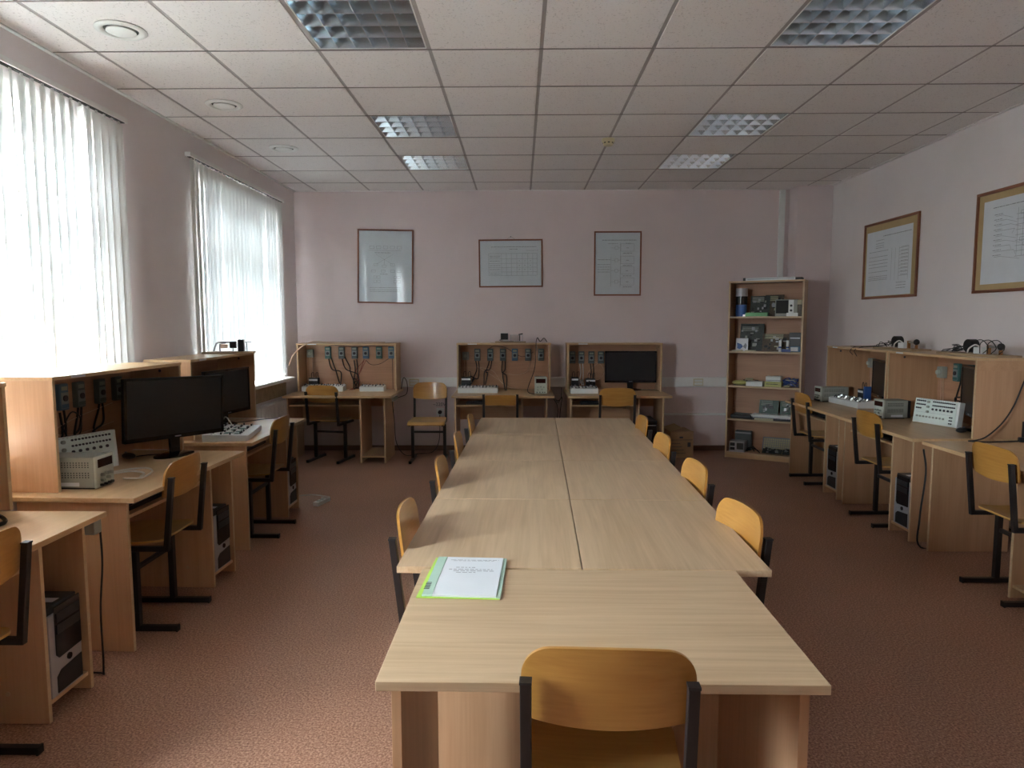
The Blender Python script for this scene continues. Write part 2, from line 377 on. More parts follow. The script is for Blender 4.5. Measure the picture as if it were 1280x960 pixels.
# ceiling lights: 4 rows of parabolic louvre cells over four tubes
def make_lamp(loc, label):
    t_ = thing('ceiling_light', label, 'ceiling light', loc, 0, 'square louvred ceiling lights')
    h = MB(); W_ = 0.572
    h.box(-W_/2, W_/2, -W_/2, W_/2, 0.10, 0.105)
    for s in (-1, 1):
        h.box(s*W_/2, s*(W_/2-0.004), -W_/2, W_/2, -0.002, 0.10); h.box(-W_/2, W_/2, s*W_/2, s*(W_/2-0.004), -0.002, 0.10)
    h.build('housing', 'white_paint', t_)
    n = 4; cw = (W_-0.012)/n
    for k in range(n+1):
        y = -W_/2+0.006+k*cw
        prof = [(y-d_ if k else y, z_) for d_, z_ in ((0.016, 0.052), (0.009, 0.028), (0.002, 0.0))]+[(y+d_ if k < n else y, z_) for d_, z_ in ((0.002, 0.0), (0.009, 0.028), (0.016, 0.052))]
        if k in (0, n): prof = [p for p in prof]
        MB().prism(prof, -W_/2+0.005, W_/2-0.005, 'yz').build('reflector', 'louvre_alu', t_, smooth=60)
    for k in range(7):
        x = -W_/2+0.006+k*(W_-0.012)/6
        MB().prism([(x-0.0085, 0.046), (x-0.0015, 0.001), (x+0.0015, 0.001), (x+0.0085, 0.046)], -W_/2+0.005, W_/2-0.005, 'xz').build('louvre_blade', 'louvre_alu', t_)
    for k in range(n):
        y = -W_/2+0.006+(k+0.5)*cw
        MB().cyl((-W_/2+0.02, y, 0.075), (W_/2-0.02, y, 0.075), 0.011, 12).build('lamp_tube', 'tube_glass', t_)
    return t_
lp = None
for (i, j), nm in lamp_cells.items():
    c = ((GX[i]+GX[i+1])/2, (GY[j]+GY[j+1])/2, HC)
    lab = 'square ceiling light with silver louvre cells, %s one of the six' % nm
    lp = make_lamp(c, lab) if lp is None else clone(lp, c, 0, lab)
# round air valves and the smoke detector
vt = None
for y, nm in ((3.59, 'nearest, above the first window'), (4.80, 'second, between the two windows'), (5.985, 'farthest, above the second window')):
    lab = 'white round ceiling air valve, %s' % nm
    if vt is None:
        vt = thing('air_valve', lab, 'air vent', (-1.99, y, HC-0.004), 0, 'round air valves')
        a = MB(); n = 36
        prof = [(0.118, 0.0), (0.120, -0.004), (0.108, -0.012), (0.092, -0.013), (0.082, -0.006), (0.078, 0.0)]
        vs = []; fs = []
        for r_, z_ in prof: vs += [(r_*math.cos(2*PI*i/n), r_*math.sin(2*PI*i/n), z_) for i in range(n)]
        for k in range(len(prof)-1): fs += [(k*n+i, k*n+(i+1) % n, (k+1)*n+(i+1) % n, (k+1)*n+i) for i in range(n)]
        a._add(vs, fs); a.build('valve_ring', 'white_paint', vt, smooth=60)
        MB().cyl((0, 0, -0.002), (0, 0, -0.0005), 0.080, 36).build('valve_throat', 'vent_dark', vt)
        MB().cyl((0, 0, -0.004), (0, 0, -0.012), 0.066, 36, r_b=0.069).cyl((0, 0, -0.012), (0, 0, -0.018), 0.069, 36, r_b=0.055).build('valve_disc', 'white_paint', vt, smooth=60)
    else: clone(vt, (-1.99, y, HC-0.004), 0, lab)
sd = thing('smoke_detector', 'small cream smoke detector on the ceiling grid bar', 'smoke detector', (0.705, 5.74, HC-0.0045))
MB().cyl((0, 0, 0), (0, 0, -0.022), 0.052, 24).build('base', 'plastic_cream', sd)
MB().cyl((0, 0, -0.022), (0, 0, -0.052), 0.046, 24, r_b=0.036).build('sensor_head', 'plastic_cream', sd)
sl = MB()
for k in range(8):
    a = 2*PI*k/8; sl.box(-0.008, 0.008, -0.001, 0.001, -0.038, -0.03); 
    for q_ in range(len(sl.v)-8, len(sl.v)):
        x, y, z = sl.v[q_]; y -= 0.0425; sl.v[q_] = (x*math.cos(a)-y*math.sin(a), x*math.sin(a)+y*math.cos(a), z)
sl.build('slots', 'vent_dark', sd)

# windows
for wi, (a, b_) in enumerate(WINS):
    f = MB(); x0, x1 = XL-0.27, XL-0.20; n = 3; fwid = 0.055
    f.box(x0, x1, a+0.002, a+fwid, WZ0+0.002, WZ1-0.002); f.box(x0, x1, b_-fwid, b_-0.002, WZ0+0.002, WZ1-0.002)
    f.box(x0, x1, a+fwid, b_-fwid, WZ0+0.002, WZ0+fwid); f.box(x0, x1, a+fwid, b_-fwid, WZ1-fwid, WZ1-0.002)
    win = struct(f.build('window_%d' % (wi+1), 'upvc', bevel=0.003))
    pw = (b_-a-2*fwid)/n
    for k in range(n):
        ya = a+fwid+k*pw; yb = ya+pw
        s = MB()
        if k: s.box(x0+0.002, x1-0.002, ya-0.02, ya+0.02, WZ0+fwid, WZ1-fwid)
        zt = WZ1-fwid-0.42
        s.box(x0+0.004, x1-0.004, ya+0.02, yb-0.02, zt-0.02, zt+0.02)
        for za, zb in ((WZ0+fwid, zt-0.02), (zt+0.02, WZ1-fwid)):
            s.box(x0+0.01, x1+0.01, ya+0.02, ya+0.065, za, zb); s.box(x0+0.01, x1+0.01, yb-0.065, yb-0.02, za, zb)
            s.box(x0+0.01, x1+0.01, ya+0.065, yb-0.065, za, za+0.045); s.box(x0+0.01, x1+0.01, ya+0.065, yb-0.065, zb-0.045, zb)
        sash = s.build('sash', 'upvc', win, bevel=0.003)
        bx('pane', 'window_glass', sash, x0+0.03, x0+0.036, ya+0.06, yb-0.06, WZ0+fwid+0.04, zt-0.06)
        bx('pane', 'window_glass', sash, x0+0.03, x0+0.036, ya+0.06, yb-0.06, zt+0.06, WZ1-fwid-0.04)
        hnd = MB().box(x1+0.01, x1+0.022, ya+0.03, ya+0.055, 1.55, 1.62).box(x1+0.022, x1+0.045, ya+0.036, ya+0.05, 1.60, 1.62).box(x1+0.035, x1+0.047, ya+0.034, ya+0.052, 1.48, 1.62)
        hnd.build('window_handle', 'upvc', sash, bevel=0.003)
    bx('window_sill', 'white_paint', win, XL-0.20, XL+0.12, a-0.10, b_+0.08, WZ0-0.034, WZ0-0.002, bevel=0.008)

# vertical blinds
slat_me = {}
def slat_obj(parent, y, z0, z1, phi, lean, curl):
    mb = MB(); n = 6; wv = 0.089; K = 5
    vs = []; 
    for k in range(K+1):
        t_ = k/K; z = z1+(z0-z1)*t_
        # tilt changes a little down the length
        ph = phi+curl*t_
        for i in range(n+1):
            u = (i/n-0.5)*wv; d_ = 0.006*(1-(2*i/n-1)**2)
            c, s = math.cos(ph), math.sin(ph)
            vs.append((u*s+d_*c, u*c-d_*s+lean*t_, z))
    L = n+1
    fs = [(k*L+i, k*L+i+1, (k+1)*L+i+1, (k+1)*L+i) for k in range(K) for i in range(n)]
    mb._add(vs, fs)
    o = mb.build('slat', 'blind_fabric', parent, smooth=180); o.location = (0, y, 0)
    c = MB().box(-0.003, 0.003, -0.008, 0.008, z1-0.002, 2.742).build('hanger', 'rail_alu', parent); c.location = (0, y, 0)
def blind(label, a, b_, x, phifn, z0):
    t_ = thing('vertical_blind', label, 'blind', (x, 0, 0), 0)
    rl = MB().box(-0.022, 0.022, a-0.02, b_+0.02, 2.745, 2.775); rl.build('head_rail', 'white_paint', t_, bevel=0.002)
    MB().box(-0.012, 0.012, a, b_, 2.7405, 2.7448).build('rail_track', 'gap_dark', t_)
    for yy in (a+0.3, (a+b_)/2, b_-0.3): MB().box(XL-x+0.001, -0.022, yy-0.012, yy+0.012, 2.75, 2.78).build('bracket', 'rail_alu', t_)
    N = int(round((b_-a)/0.0788)); ch = MB()
    for k in range(N):
        y = b_-0.045-k*(b_-a-0.09)/(N-1); phi, lean, curl = phifn(k, y)
        slat_obj(t_, y, z0, 2.722, phi, lean, curl)
        for s in (-1, 1):
            if k < N-1: ch.tube([(0.004*s+0.012, y+lean, z0+0.02), (0.004*s+0.02, y-0.04+lean, z0-0.012), (0.004*s+0.012, y-0.079+lean, z0+0.02)], 0.0012, 3, sub=3)
    ch.build('bead_chain', 'cable_white', t_)
    # pull cord at the near end
    MB().tube([(0.03, a+0.02, 2.74), (0.034, a+0.015, 2.2), (0.032, a+0.03, 1.6), (0.035, a+0.035, 1.15)], 0.0018, 4).tube([(0.03, a+0.035, 2.74), (0.03, a+0.04, 2.1), (0.034, a+0.055, 1.5), (0.03, a+0.05, 1.12)], 0.0018, 4).build('pull_cord', 'cable_white', t_)
    MB().cyl((0.033, a+0.043, 1.10), (0.033, a+0.043, 1.15), 0.008, 8).build('cord_weight', 'plastic_white', t_)
rb = random.Random(3)
def phi1(k, y):
    if k < 4: return R(rb.uniform(-4, 3)), rb.uniform(-0.005, 0.005), R(rb.uniform(-4, 4))
    if k == 5: return R(-52), 0.03, R(18)
    if k in (12, 17): return R(-30), 0.02, R(-8)
    return R(-16+rb.uniform(-4, 4)), rb.uniform(-0.004, 0.014), R(rb.uniform(-4, 10))
def phi2(k, y): return R(rb.uniform(-4, 2)+(-3 if k > 22 else 0)), rb.uniform(-0.003, 0.003), R(rb.uniform(-3, 3))
blind('white vertical blind with gaps between its slats, on the nearer window', 2.46, 4.49, XL+0.042, phi1, 0.93)
blind('white closed vertical blind on the farther window above the radiator', 5.39, 7.45, XL+0.030, phi2, 0.93)
blind('unseen white vertical blind added to hold back light from the window behind the camera', -0.60, 0.80, XL+0.055, phi2, 0.93)  # out of view, added to cut the side light on the near table
# radiator below the far window
rd = thing('radiator', 'white ribbed radiator below the far window', 'radiator', (XL+0.09, 5.60, 0.18))
for k in range(17):
    MB().box(-0.045, 0.045, k*0.09+0.004, k*0.09+0.08, 0, 0.51).build('radiator_section', 'radiator_white', rd, bevel=0.014)
MB().tube([(0, 1.53, 0.05), (0, 1.545, 0.05), (0, 1.56, 0.06), (0, 1.562, 0.5)], 0.011, 8).tube([(0, 1.53, 0.46), (0, 1.545, 0.46), (0, 1.56, 0.5)], 0.011, 8).build('pipe', 'radiator_white', rd)
bx('wall_bracket', 'radiator_white', rd, -0.089, -0.0455, 0.3, 0.33, 0.1, 0.4); bx('wall_bracket', 'radiator_white', rd, -0.089, -0.0455, 1.2, 1.23, 0.1, 0.4)
struct(bx('sill_shade_strip', 'raw_ply', None, XL+0.0005, XL+0.012, 5.38, 7.47, 0.70, 0.862))  # brown strip painting in the wood-ish shading of the wall under the sill

# outside: opposite building seen in slits between the slats
bd = thing('opposite_building', 'pale building with teal panels seen through the nearer blind', 'building', (-16, 16, -4.0), 0)
bx('facade', 'facade_pale', bd, -4, 0, -9, 13, 0, 8.2); bx('roof_band', 'facade_teal', bd, -4.1, 0.15, -9.1, 13.1, 8.2, 9.6)
for k in range(7):
    for q_ in range(2):
        bx('facade_window', 'screen', bd, 0.0, 0.04, -8+k*3, -6.4+k*3, 1.6+q_*3.4, 3.6+q_*3.4)
g_ = bx('ground', 'ground', None, -60, XL-0.31, -50, 60, -4.1, -4.0); struct(g_)

# cable trunking, sockets, conduit on the back wall
tk = thing('cable_trunking', 'white plastic cable trunking running along the back wall at desk height', 'cable trunking', (0, YB, 0.74))
bx('trunking_body', 'trunk_white', tk, -2.49, 2.9, -0.045, -0.0008, 0, 0.108, bevel=0.003); bx('trunking_lid', 'trunk_white', tk, -2.49, 2.9, -0.049, -0.0452, 0.014, 0.094)
tag(bx('cable_trunking', 'trunk_white', None, 2.886, 2.945, YB-0.04, YB-0.001, 1.95, HC-0.012, bevel=0.003), 'white vertical cable duct rising above the bookshelf to the ceiling', 'cable trunking')
tag(bx('conduit', 'trunk_white', None, 1.60, 2.9, YB-0.022, YB-0.001, 0.41, 0.436, bevel=0.004), 'thin white conduit low on the back wall left of the bookshelf', 'conduit')
def socket2(x, label):
    s = thing('wall_socket', label, 'wall socket', (x, YB-0.0495, 0.795), 0, 'double sockets on the trunking')
    bx('socket_plate', 'plastic_cream', s, -0.055, 0.055, -0.01, 0, -0.038, 0.038, bevel=0.002)
    bx('socket_insert', 'plastic_white', s, -0.047, 0.047, -0.016, -0.0102, -0.03, -0.004, bevel=0.002); bx('socket_insert', 'plastic_white', s, -0.047, 0.047, -0.016, -0.0102, 0.004, 0.03, bevel=0.002)
socket2(-1.215, 'cream double socket on the trunking behind the lone chair'); socket2(2.02, 'cream double socket on the trunking left of the bookshelf')
so = thing('wall_socket', 'low wall socket with black plug marked 220 volts', 'wall socket', (-0.925, YB-0.001, 0.45))
bx('socket_plate', 'plastic_white', so, -0.045, 0.045, -0.012, 0, -0.045, 0.045, bevel=0.003)
MB().cyl((0, -0.0125, 0), (0, -0.055, 0), 0.022, 14).build('plug', 'black_plastic', so)
def text(body, size, loc, rot, matn, parent, name='lettering', ext=0.0003):
    cu = bpy.data.curves.new(name, 'FONT'); cu.body = body; cu.size = size; cu.extrude = ext; cu.align_x = 'CENTER'; cu.align_y = 'CENTER'
    ot = bpy.data.objects.new(name, cu); dg = bpy.context.evaluated_depsgraph_get()
    COL.objects.link(ot); bpy.context.view_layer.update()
    me = bpy.data.meshes.new_from_object(ot.evaluated_get(bpy.context.evaluated_depsgraph_get()))
    bpy.data.objects.remove(ot); me.materials.clear(); me.materials.append(MT[matn])
    o = bpy.data.objects.new(name, me); COL.objects.link(o); o.location = loc; o.rotation_euler = rot; o.parent = parent; return o
text('~220V', 0.055, (-0.01, -0.002, 0.085), (PI/2, 0, 0), 'ink', so)

# ================================================================ DESKS
def make_desk(W_, label, loc, rz, group=None, yb=0.79, shelf=True):
    """local: x to the sitter's right, y away from the sitter, origin at front left corner of the top, on the floor"""
    t_ = thing('computer_desk', label, 'desk', loc, rz, group)
    bx('desktop', ['beech_x'], t_, 0, W_, 0, yb, 0.698, 0.72, bevel=0.002)
    pr = W_-0.07; pl = pr-0.27
    def panel(nm, x0, x1, y0, y1, z0, z1, m_='beechside_z'):
        return bx(nm, m_, t_, x0, x1, y0, y1, z0, z1, bevel=0.001)
    for x in (0.025, pl, pr-0.017):
        p = panel('side_panel', x, x+0.017, 0.052, 0.56, 0.004, 0.6975)
        bx('edge_band', 'edge_band', p, x, x+0.017, 0.0505, 0.0518, 0.004, 0.6975)
    if shelf: panel('keyboard_shelf', 0.0425, pl-0.0005, 0.09, 0.45, 0.600, 0.616, 'beech_x')
    panel('modesty_panel', 0.0425, pl-0.0005, 0.54, 0.556, 0.40, 0.6975, 'beechside_x')
    panel('bottom_board', pl+0.0175, pr-0.0175, 0.06, 0.555, 0.062, 0.078, 'beech_y')
    panel('back_rail', pl+0.0175, pr-0.0175, 0.54, 0.555, 0.55, 0.6975, 'beechside_x')
    MB().cyl((0.0245, 0.2, 0.12), (0.023, 0.2, 0.12), 0.009, 10).cyl((0.0245, 0.45, 0.12), (0.023, 0.45, 0.12), 0.009, 10).cyl((pl-0.0005, 0.2, 0.12), (pl-0.0015, 0.2, 0.12), 0.009, 10).build('screw_cap', 'edge_band', t_)
    return t_
def make_hutch(W_, y0, label, loc, rz, group=None, x0=0.02, x1=None, seam=False, top=1.25, yb=0.79):
    x1 = W_-0.02 if x1 is None else x1
    t_ = thing('desk_hutch', label, 'hutch', loc, rz, group)
    z0 = 0.7212
    for x, nm in ((x0, 'a'), (x1-0.017, 'b')):
        p = bx('side_panel', 'beechside_z', t_, x, x+0.017, y0+0.002, yb-0.002, z0, top-0.0175, bevel=0.001)
        bx('edge_band', 'edge_band', p, x, x+0.017, y0, y0+0.0018, z0, top-0.0175)
    bx('top_board', 'beech_x', t_, x0-0.004, x1+0.004, y0-0.004, yb, top-0.017, top, bevel=0.001)
    bx('back_panel', 'hutchback', t_, x0+0.018, x1-0.018, yb-0.014, yb-0.003, z0, top-0.0175)
    if seam: bx('side_batten', 'beechside_x', t_, x1, x1+0.004, y0+0.01, yb-0.002, 1.165, top-0.018)
    MB().cyl((x0+0.0172, y0+0.12, top-0.05), (x0+0.0185, y0+0.12, top-0.05), 0.009, 10).cyl((x1-0.0172, y0+0.12, top-0.05), (x1-0.0185, y0+0.12, top-0.05), 0.009, 10).build('screw_cap', 'ink', t_)
    bx('tag_strip', 'label_white', t_, x0+0.12, x0+0.22, y0-0.0052, y0-0.0045, top-0.014, top-0.004)
    return t_
ST = {  # station: origin x, y, rotation, width, hutch front, name used in labels
 'L1': (-1.705, 1.665, R(90), 1.12, 0.405, 'nearest left desk'),
 'L2': (-1.705, 2.985, R(87.6), 1.125, 0.40, 'second left desk'),
 'L3': (-1.722, 4.385, R(90), 1.13, 0.41, 'third left desk'),
 'B1': (-2.475, 7.145, 0, 1.13, 0.45, 'left desk of the back row'),
 'B2': (-0.715, 7.135, 0, 1.065, 0.45, 'middle desk of the back row'),
 'B3': (0.490, 7.120, 0, 1.07, 0.45, 'right desk of the back row'),
 'R1': (2.580, 6.77, R(-90), 1.13, 0.375, 'farthest right desk'),
 'R2': (2.572, 5.630, R(-90), 1.09, 0.383, 'middle right desk'),
 'R3': (2.585, 4.455, R(-90), 1.12, 0, 'nearest right desk'),
}
def YBK(S): return {'L': 0.715, 'B': 0.745, 'R': 0.79}[S[0]]
def SW(S, x, y, z=0.721):
    y = min(y, YBK(S)-(0.0155 if y > 0.7740 and y < 0.7750 else 0.022)); ox, oy, a = ST[S][:3]; c, s = math.cos(a), math.sin(a)
    return (ox+x*c-y*s, oy+x*s+y*c, z)
def SL(S, X, Y):
    ox, oy, a = ST[S][:3]; dx, dy = X-ox, Y-oy; c, s = math.cos(a), math.sin(a)
    return (dx*c+dy*s, -dx*s+dy*c)
DL = {
 'L1': 'light beech computer desk at the left edge of the picture, nearest of the window row',
 'L2': 'light beech computer desk carrying the grey power supply and big monitor by the window',
 'L3': 'light beech computer desk carrying a flat white lab board by the far window',
 'B1': 'light beech computer desk at the left end of the back wall with empty niche',
 'B2': 'light beech computer desk in the middle of the back wall behind the long table',
 'B3': 'light beech computer desk with black monitor on the back wall, right one',
 'R1': 'light beech computer desk beside the bookshelf, farthest of the right row',
 'R2': 'light beech computer desk with slanted white instrument panel in the right row',
 'R3': 'light beech computer desk without hutch at the right edge of the picture',
}
HL = {
 'L1': 'beech desk hutch cut off by the left picture edge',
 'L2': 'long beech hutch with hanging meters behind the big monitor on the left',
 'L3': 'beech hutch under the far left demonstration board',
 'B1': 'beech hutch with six hanging meters in the left corner of the back wall',
 'B2': 'beech hutch with demonstration board on top in the middle of the back wall',
 'B3': 'beech hutch framing a black monitor on the right of the back wall',
 'R1': 'beech hutch nearest to the bookshelf in the right row',
 'R2': 'beech hutch with broad side facing the room in the right row',
}
for k, (ox, oy, a, W_, hy, nm) in ST.items():
    make_desk(W_, DL[k], (ox, oy, 0), a, 'computer desks', yb={'L': 0.72}.get(k[0], 0.79), shelf=(k != 'R3'))
    if k != 'R3':
        kw = {}
        if k == 'L1': kw = dict(x1=1.142)
        if k == 'L2': kw = dict(x0=0.08, x1=1.17)
        if k == 'L3': kw = dict(x0=0.075, x1=1.16)
        if k == 'R1': kw = dict(x0=0.037, x1=1.128)
        if k == 'R2': kw = dict(x0=0.012, x1=1.10, seam=True)
        make_hutch(W_, hy, HL[k], (ox, oy, 0), a, 'desk hutches', yb=YBK(k), **kw)

# ================================================================ CENTRAL TABLES
def make_table(label, loc, rz, Lx, Ly, ends='y', grain='y', group=None):
    """origin: corner at low x, low y, on the floor"""
    t_ = thing('meeting_table', label, 'table', loc, rz, group)
    bx('tabletop', ['oak_'+grain], t_, 0.0018, Lx-0.0018, 0.0020, Ly-0.0020, 0.698, 0.72, bevel=0.0015)
    if ends == 'y':
        for y in (0.055, Ly-0.072): bx('end_panel', 'beechside_z', t_, 0.12 if loc[0] < 0.1 else 0.03, (Lx-0.03) if loc[0] < 0.1 else Lx-0.12, y, y+0.017, 0.004, 0.6975, bevel=0.001)
        xm = Lx-0.10 if loc[0] < 0.1 else 0.083
        bx('modesty_panel', 'beechside_y', t_, xm, xm+0.016, 0.0725, Ly-0.0725, 0.35, 0.6975, bevel=0.001)
    else:
        for x in (0.030, Lx-0.055): bx('side_panel', 'beechside_z', t_, x, x+0.022, 0.035, Ly-0.04, 0.004, 0.6975, bevel=0.001)
        bx('modesty_panel', 'beechside_x', t_, 0.0525, Lx-0.0555, Ly-0.16, Ly-0.144, 0.45, 0.6975, bevel=0.001)
    return t_
TA = R(-1.35); tx0, ty0 = -0.397, 2.145
rows = ['first row behind the folder', 'second row', 'third row', 'fourth and farthest row']
for j in range(4):
    for i in range(2):
        lx, ly = i*0.592, j*0.85
        X = tx0+lx*math.cos(TA)-ly*math.sin(TA); Y = ty0+lx*math.sin(TA)+ly*math.cos(TA)
        make_table('pale wooden table of the long block, %s half, %s' % (('left', 'right')[i], rows[j]), (X, Y, 0), TA, 0.592, 0.85, 'y', 'y', 'tables of the long block')
make_table('separate pale wooden table at the near end carrying the green folder', (-0.318, 1.437, 0), R(-0.5), 0.985, 0.69, 'x', 'x')

# ================================================================ CHAIRS
def plate(hw, zt, zb, rc_t, rc_b, dome_t, dome_b, bow, th, yc, lean, nx=30, nz=7):
    mb = MB(); F = []; B = []
    for i in range(nx+1):
        s = -math.cos(PI*i/nx); x = hw*s
        def corner(rc):
            e_ = abs(x)-(hw-rc); return rc-math.sqrt(max(rc*rc-e_*e_, 0)) if e_ > 0 else 0
        top = zt-dome_t*s*s-corner(rc_t); bot = zb+dome_b*s*s+corner(rc_b)
        for j in range(nz+1):
            z = bot+(top-bot)*j/nz
            y = yc+lean*(z-zb)+bow*(s*s)
            F.append((x, y+th, z)); B.append((x, y, z))
    L = nz+1; n0 = len(F); fs = []
    for i in range(nx):
        for j in range(nz):
            a, b_, c, d_ = i*L+j, (i+1)*L+j, (i+1)*L+j+1, i*L+j+1
            fs.append((a, b_, c, d_)); fs.append((n0+d_, n0+c, n0+b_, n0+a))
    rim = [i*L for i in range(nx+1)]+[nx*L+j for j in range(1, L)]+[i*L+nz for i in range(nx-1, -1, -1)]+[j for j in range(nz-1, 0, -1)]
    for k in range(len(rim)):
        a, b_ = rim[k], rim[(k+1) % len(rim)]; fs.append((a, n0+a, n0+b_, b_))
    mb._add(F+B, fs); return mb
def make_chair(label, loc, rz, group, low=False):
    t_ = thing('school_chair', label, 'chair', loc, rz, group)
    S = 0.172; lean = -0.115
    if low: pb = plate(0.158, 0.740, 0.632, 0.012, 0.012, 0.004, 0.004, 0.008, 0.010, -0.190, lean)
    else: pb = plate(0.183, 0.829, 0.641, 0.062, 0.018, 0.012, 0.018, 0.020, 0.010, -0.176, lean)
    pb.build('backrest', 'ply', t_, smooth=50)
    # seat: rounded plate, dished, front edge rolled down
    mb = MB(); nx, ny = 24, 14; T = []; U = []
    for i in range(nx+1):
        s = -math.cos(PI*i/nx)
        for j in range(ny+1):
            v_ = j/ny; w_ = 0.196-0.014*(1-v_); rc = 0.045
            y0, y1 = -0.135, 0.255
            e_ = abs(w_*s)-(w_-rc); cr = rc-math.sqrt(max(rc*rc-e_*e_, 0)) if e_ > 0 else 0
            y = (y0+cr)+(y1-y0-2*cr)*v_
            z = 0.447-0.010*(1-s*s)*math.sin(PI*min(1, v_*1.15))-0.022*max(0, (v_-0.78)/0.22)**2+0.006*max(0, (0.2-v_)/0.2)
            T.append((w_*s, y, z)); U.append((w_*s, y, z-0.010))
    L = ny+1; n0 = len(T); fs = []
    for i in range(nx):
        for j in range(ny):
            a, b_, c, d_ = i*L+j, (i+1)*L+j, (i+1)*L+j+1, i*L+j+1
            fs.append((a, b_, c, d_)); fs.append((n0+d_, n0+c, n0+b_, n0+a))
    rim = [i*L for i in range(nx+1)]+[nx*L+j for j in range(1, L)]+[i*L+ny for i in range(nx-1, -1, -1)]+[j for j in range(ny-1, 0, -1)]
    for k in range(len(rim)):
        a, b_ = rim[k], rim[(k+1) % len(rim)]; fs.append((a, n0+a, n0+b_, b_))
    mb._add(T+U, fs); mb.build('seat', 'ply_pale', t_, smooth=50)
    up_top = 0.740 if low else 0.752
    for s in (-1, 1):
        x = s*S
        # rail under the seat and raked back upright, one bent tube
        u_ = MB(); w1 = 0.024
        y0 = -0.155
        u_.box(x-w1/2, x+w1/2, y0-0.012, 0.20, 0.398, 0.422)
        zt = up_top; yt = y0+lean*(zt-0.41)
        u_.prism([(y0-0.012, 0.400), (y0+0.012, 0.405), (yt+0.012, zt), (yt-0.012, zt)], x-w1/2, x+w1/2, 'yz')
        u = u_.build('back_upright', 'black_metal', t_, bevel=0.002)
        MB().box(x-w1/2-0.001, x+w1/2+0.001, yt-0.013, yt+0.013, zt, zt+0.006).build('tube_cap', 'black_plastic', u)
        bx('leg', 'black_metal', t_, x-0.016, x+0.016, -0.014, 0.014, 0.030, 0.3975, bevel=0.002)
        f_ = bx('foot', 'black_metal', t_, x-0.014, x+0.014, -0.19, 0.20, 0.004, 0.0295, bevel=0.002)
        MB().box(x-0.015, x+0.015, -0.196, -0.188, 0.002, 0.031).box(x-0.015, x+0.015, 0.198, 0.206, 0.002, 0.031).build('foot_cap', 'black_plastic', f_)
    bx('stretcher', 'black_metal', t_, -S+0.0165, S-0.0165, -0.009, 0.009, 0.300, 0.322, bevel=0.002)
    bx('cross_rail', 'black_metal', t_, -S+0.0125, S-0.0125, 0.10, 0.122, 0.400, 0.420, bevel=0.002)
    return t_
CG = 'bent plywood school chairs'
CH = [  # x, y of the floor centre, heading (0 = sitter looks to the back wall)
 (0.192, 1.565, R(-3), 'school chair with orange plywood back in the foreground, pushed under the folder table'),
 (-0.245, 2.49, R(-90), 'school chair on the left side of the long table, nearest one'),
 (-0.215, 3.34, R(-90), 'school chair on the left side of the long table, second from the front'),
 (-0.200, 4.10, R(-90), 'school chair on the left side of the long table, third from the front'),
 (-0.180, 4.90, R(-90), 'school chair on the left side of the long table, farthest one'),
 (0.630, 2.47, R(97), 'school chair on the right side of the long table, nearest one'),
 (0.660, 3.26, R(93), 'school chair on the right side of the long table, second from the front'),
 (0.665, 4.05, R(92), 'school chair on the right side of the long table, third from the front'),
 (0.680, 4.83, R(91), 'school chair on the right side of the long table, farthest one'),
 (-1.865, 2.10, R(90), 'school chair cut off by the left picture edge'),
 (-1.855, 3.405, R(90), 'school chair in front of the big monitor at the second left desk'),
 (-1.865, 4.85, R(90), 'school chair at the third left desk near the far window'),
 (-2.045, 7.375, R(-11), 'school chair at the left desk of the back wall'),
 (-0.985, 7.36, R(180), 'lone school chair against the back wall, facing the room'),
 (0.965, 7.07, R(0), 'school chair at the back wall desk with the black monitor'),
 (2.775, 6.42, R(-90), 'school chair at the right row desk beside the bookshelf'),
 (2.735, 5.115, R(-90), 'school chair at the middle desk of the right row'),
 (2.715, 3.72, R(-90), 'school chair at the right edge, at the desk without hutch'),
]
ch0 = None
for x, y, a, lab in CH:
    if ch0 is None: ch0 = make_chair(lab, (x, y, 0), a, CG)
    else: clone(ch0, (x, y, 0), a, lab)
make_chair('low-backed wooden chair at the middle desk of the back wall', (-0.205, 7.24, 0), 0, CG, low=True)

# ================================================================ COMPUTERS
def make_tower(label, loc, rz, group):
    """front faces -y"""
    t_ = thing('computer_tower', label, 'computer', loc, rz, group)
    W_, D, H_ = 0.185, 0.40, 0.352
    bx('case', 'black_plastic', t_, -W_/2, W_/2, 0.012, D, 0, H_, bevel=0.004)
    bx('front_frame', 'silver', t_, -W_/2, W_/2, 0, 0.0118, 0.002, H_-0.03, bevel=0.004)
    MB().prism([(-W_/2+0.03, 0.16), (-W_/2+0.045, 0.145), (W_/2-0.006, 0.152), (W_/2-0.006, H_-0.004), (-W_/2+0.03, H_-0.004)], -0.006, -0.0005, 'xz').build('drive_bay', 'black_gloss', t_, bevel=0.002)
    for z in (0.24, 0.285): bx('drive_slot', 'black_plastic', t_, -W_/2+0.036, W_/2-0.012, -0.009, -0.0065, z, z+0.036, bevel=0.001)
    MB().prism([(-W_/2+0.03, 0.012), (W_/2-0.008, 0.012), (W_/2-0.008, 0.105), (-W_/2+0.055, 0.095), (-W_/2+0.03, 0.075)], -0.004, -0.0005, 'xz').build('front_grille', 'black_plastic', t_, bevel=0.001)
    MB().cyl((0.012, -0.0005, 0.125), (0.012, -0.006, 0.125), 0.013, 16).build('power_button', 'black_gloss', t_)
    bx('top_label', 'label_white', t_, -0.02, 0.02, 0.03, 0.17, H_+0.0002, H_+0.001)
    return t_
tw = None
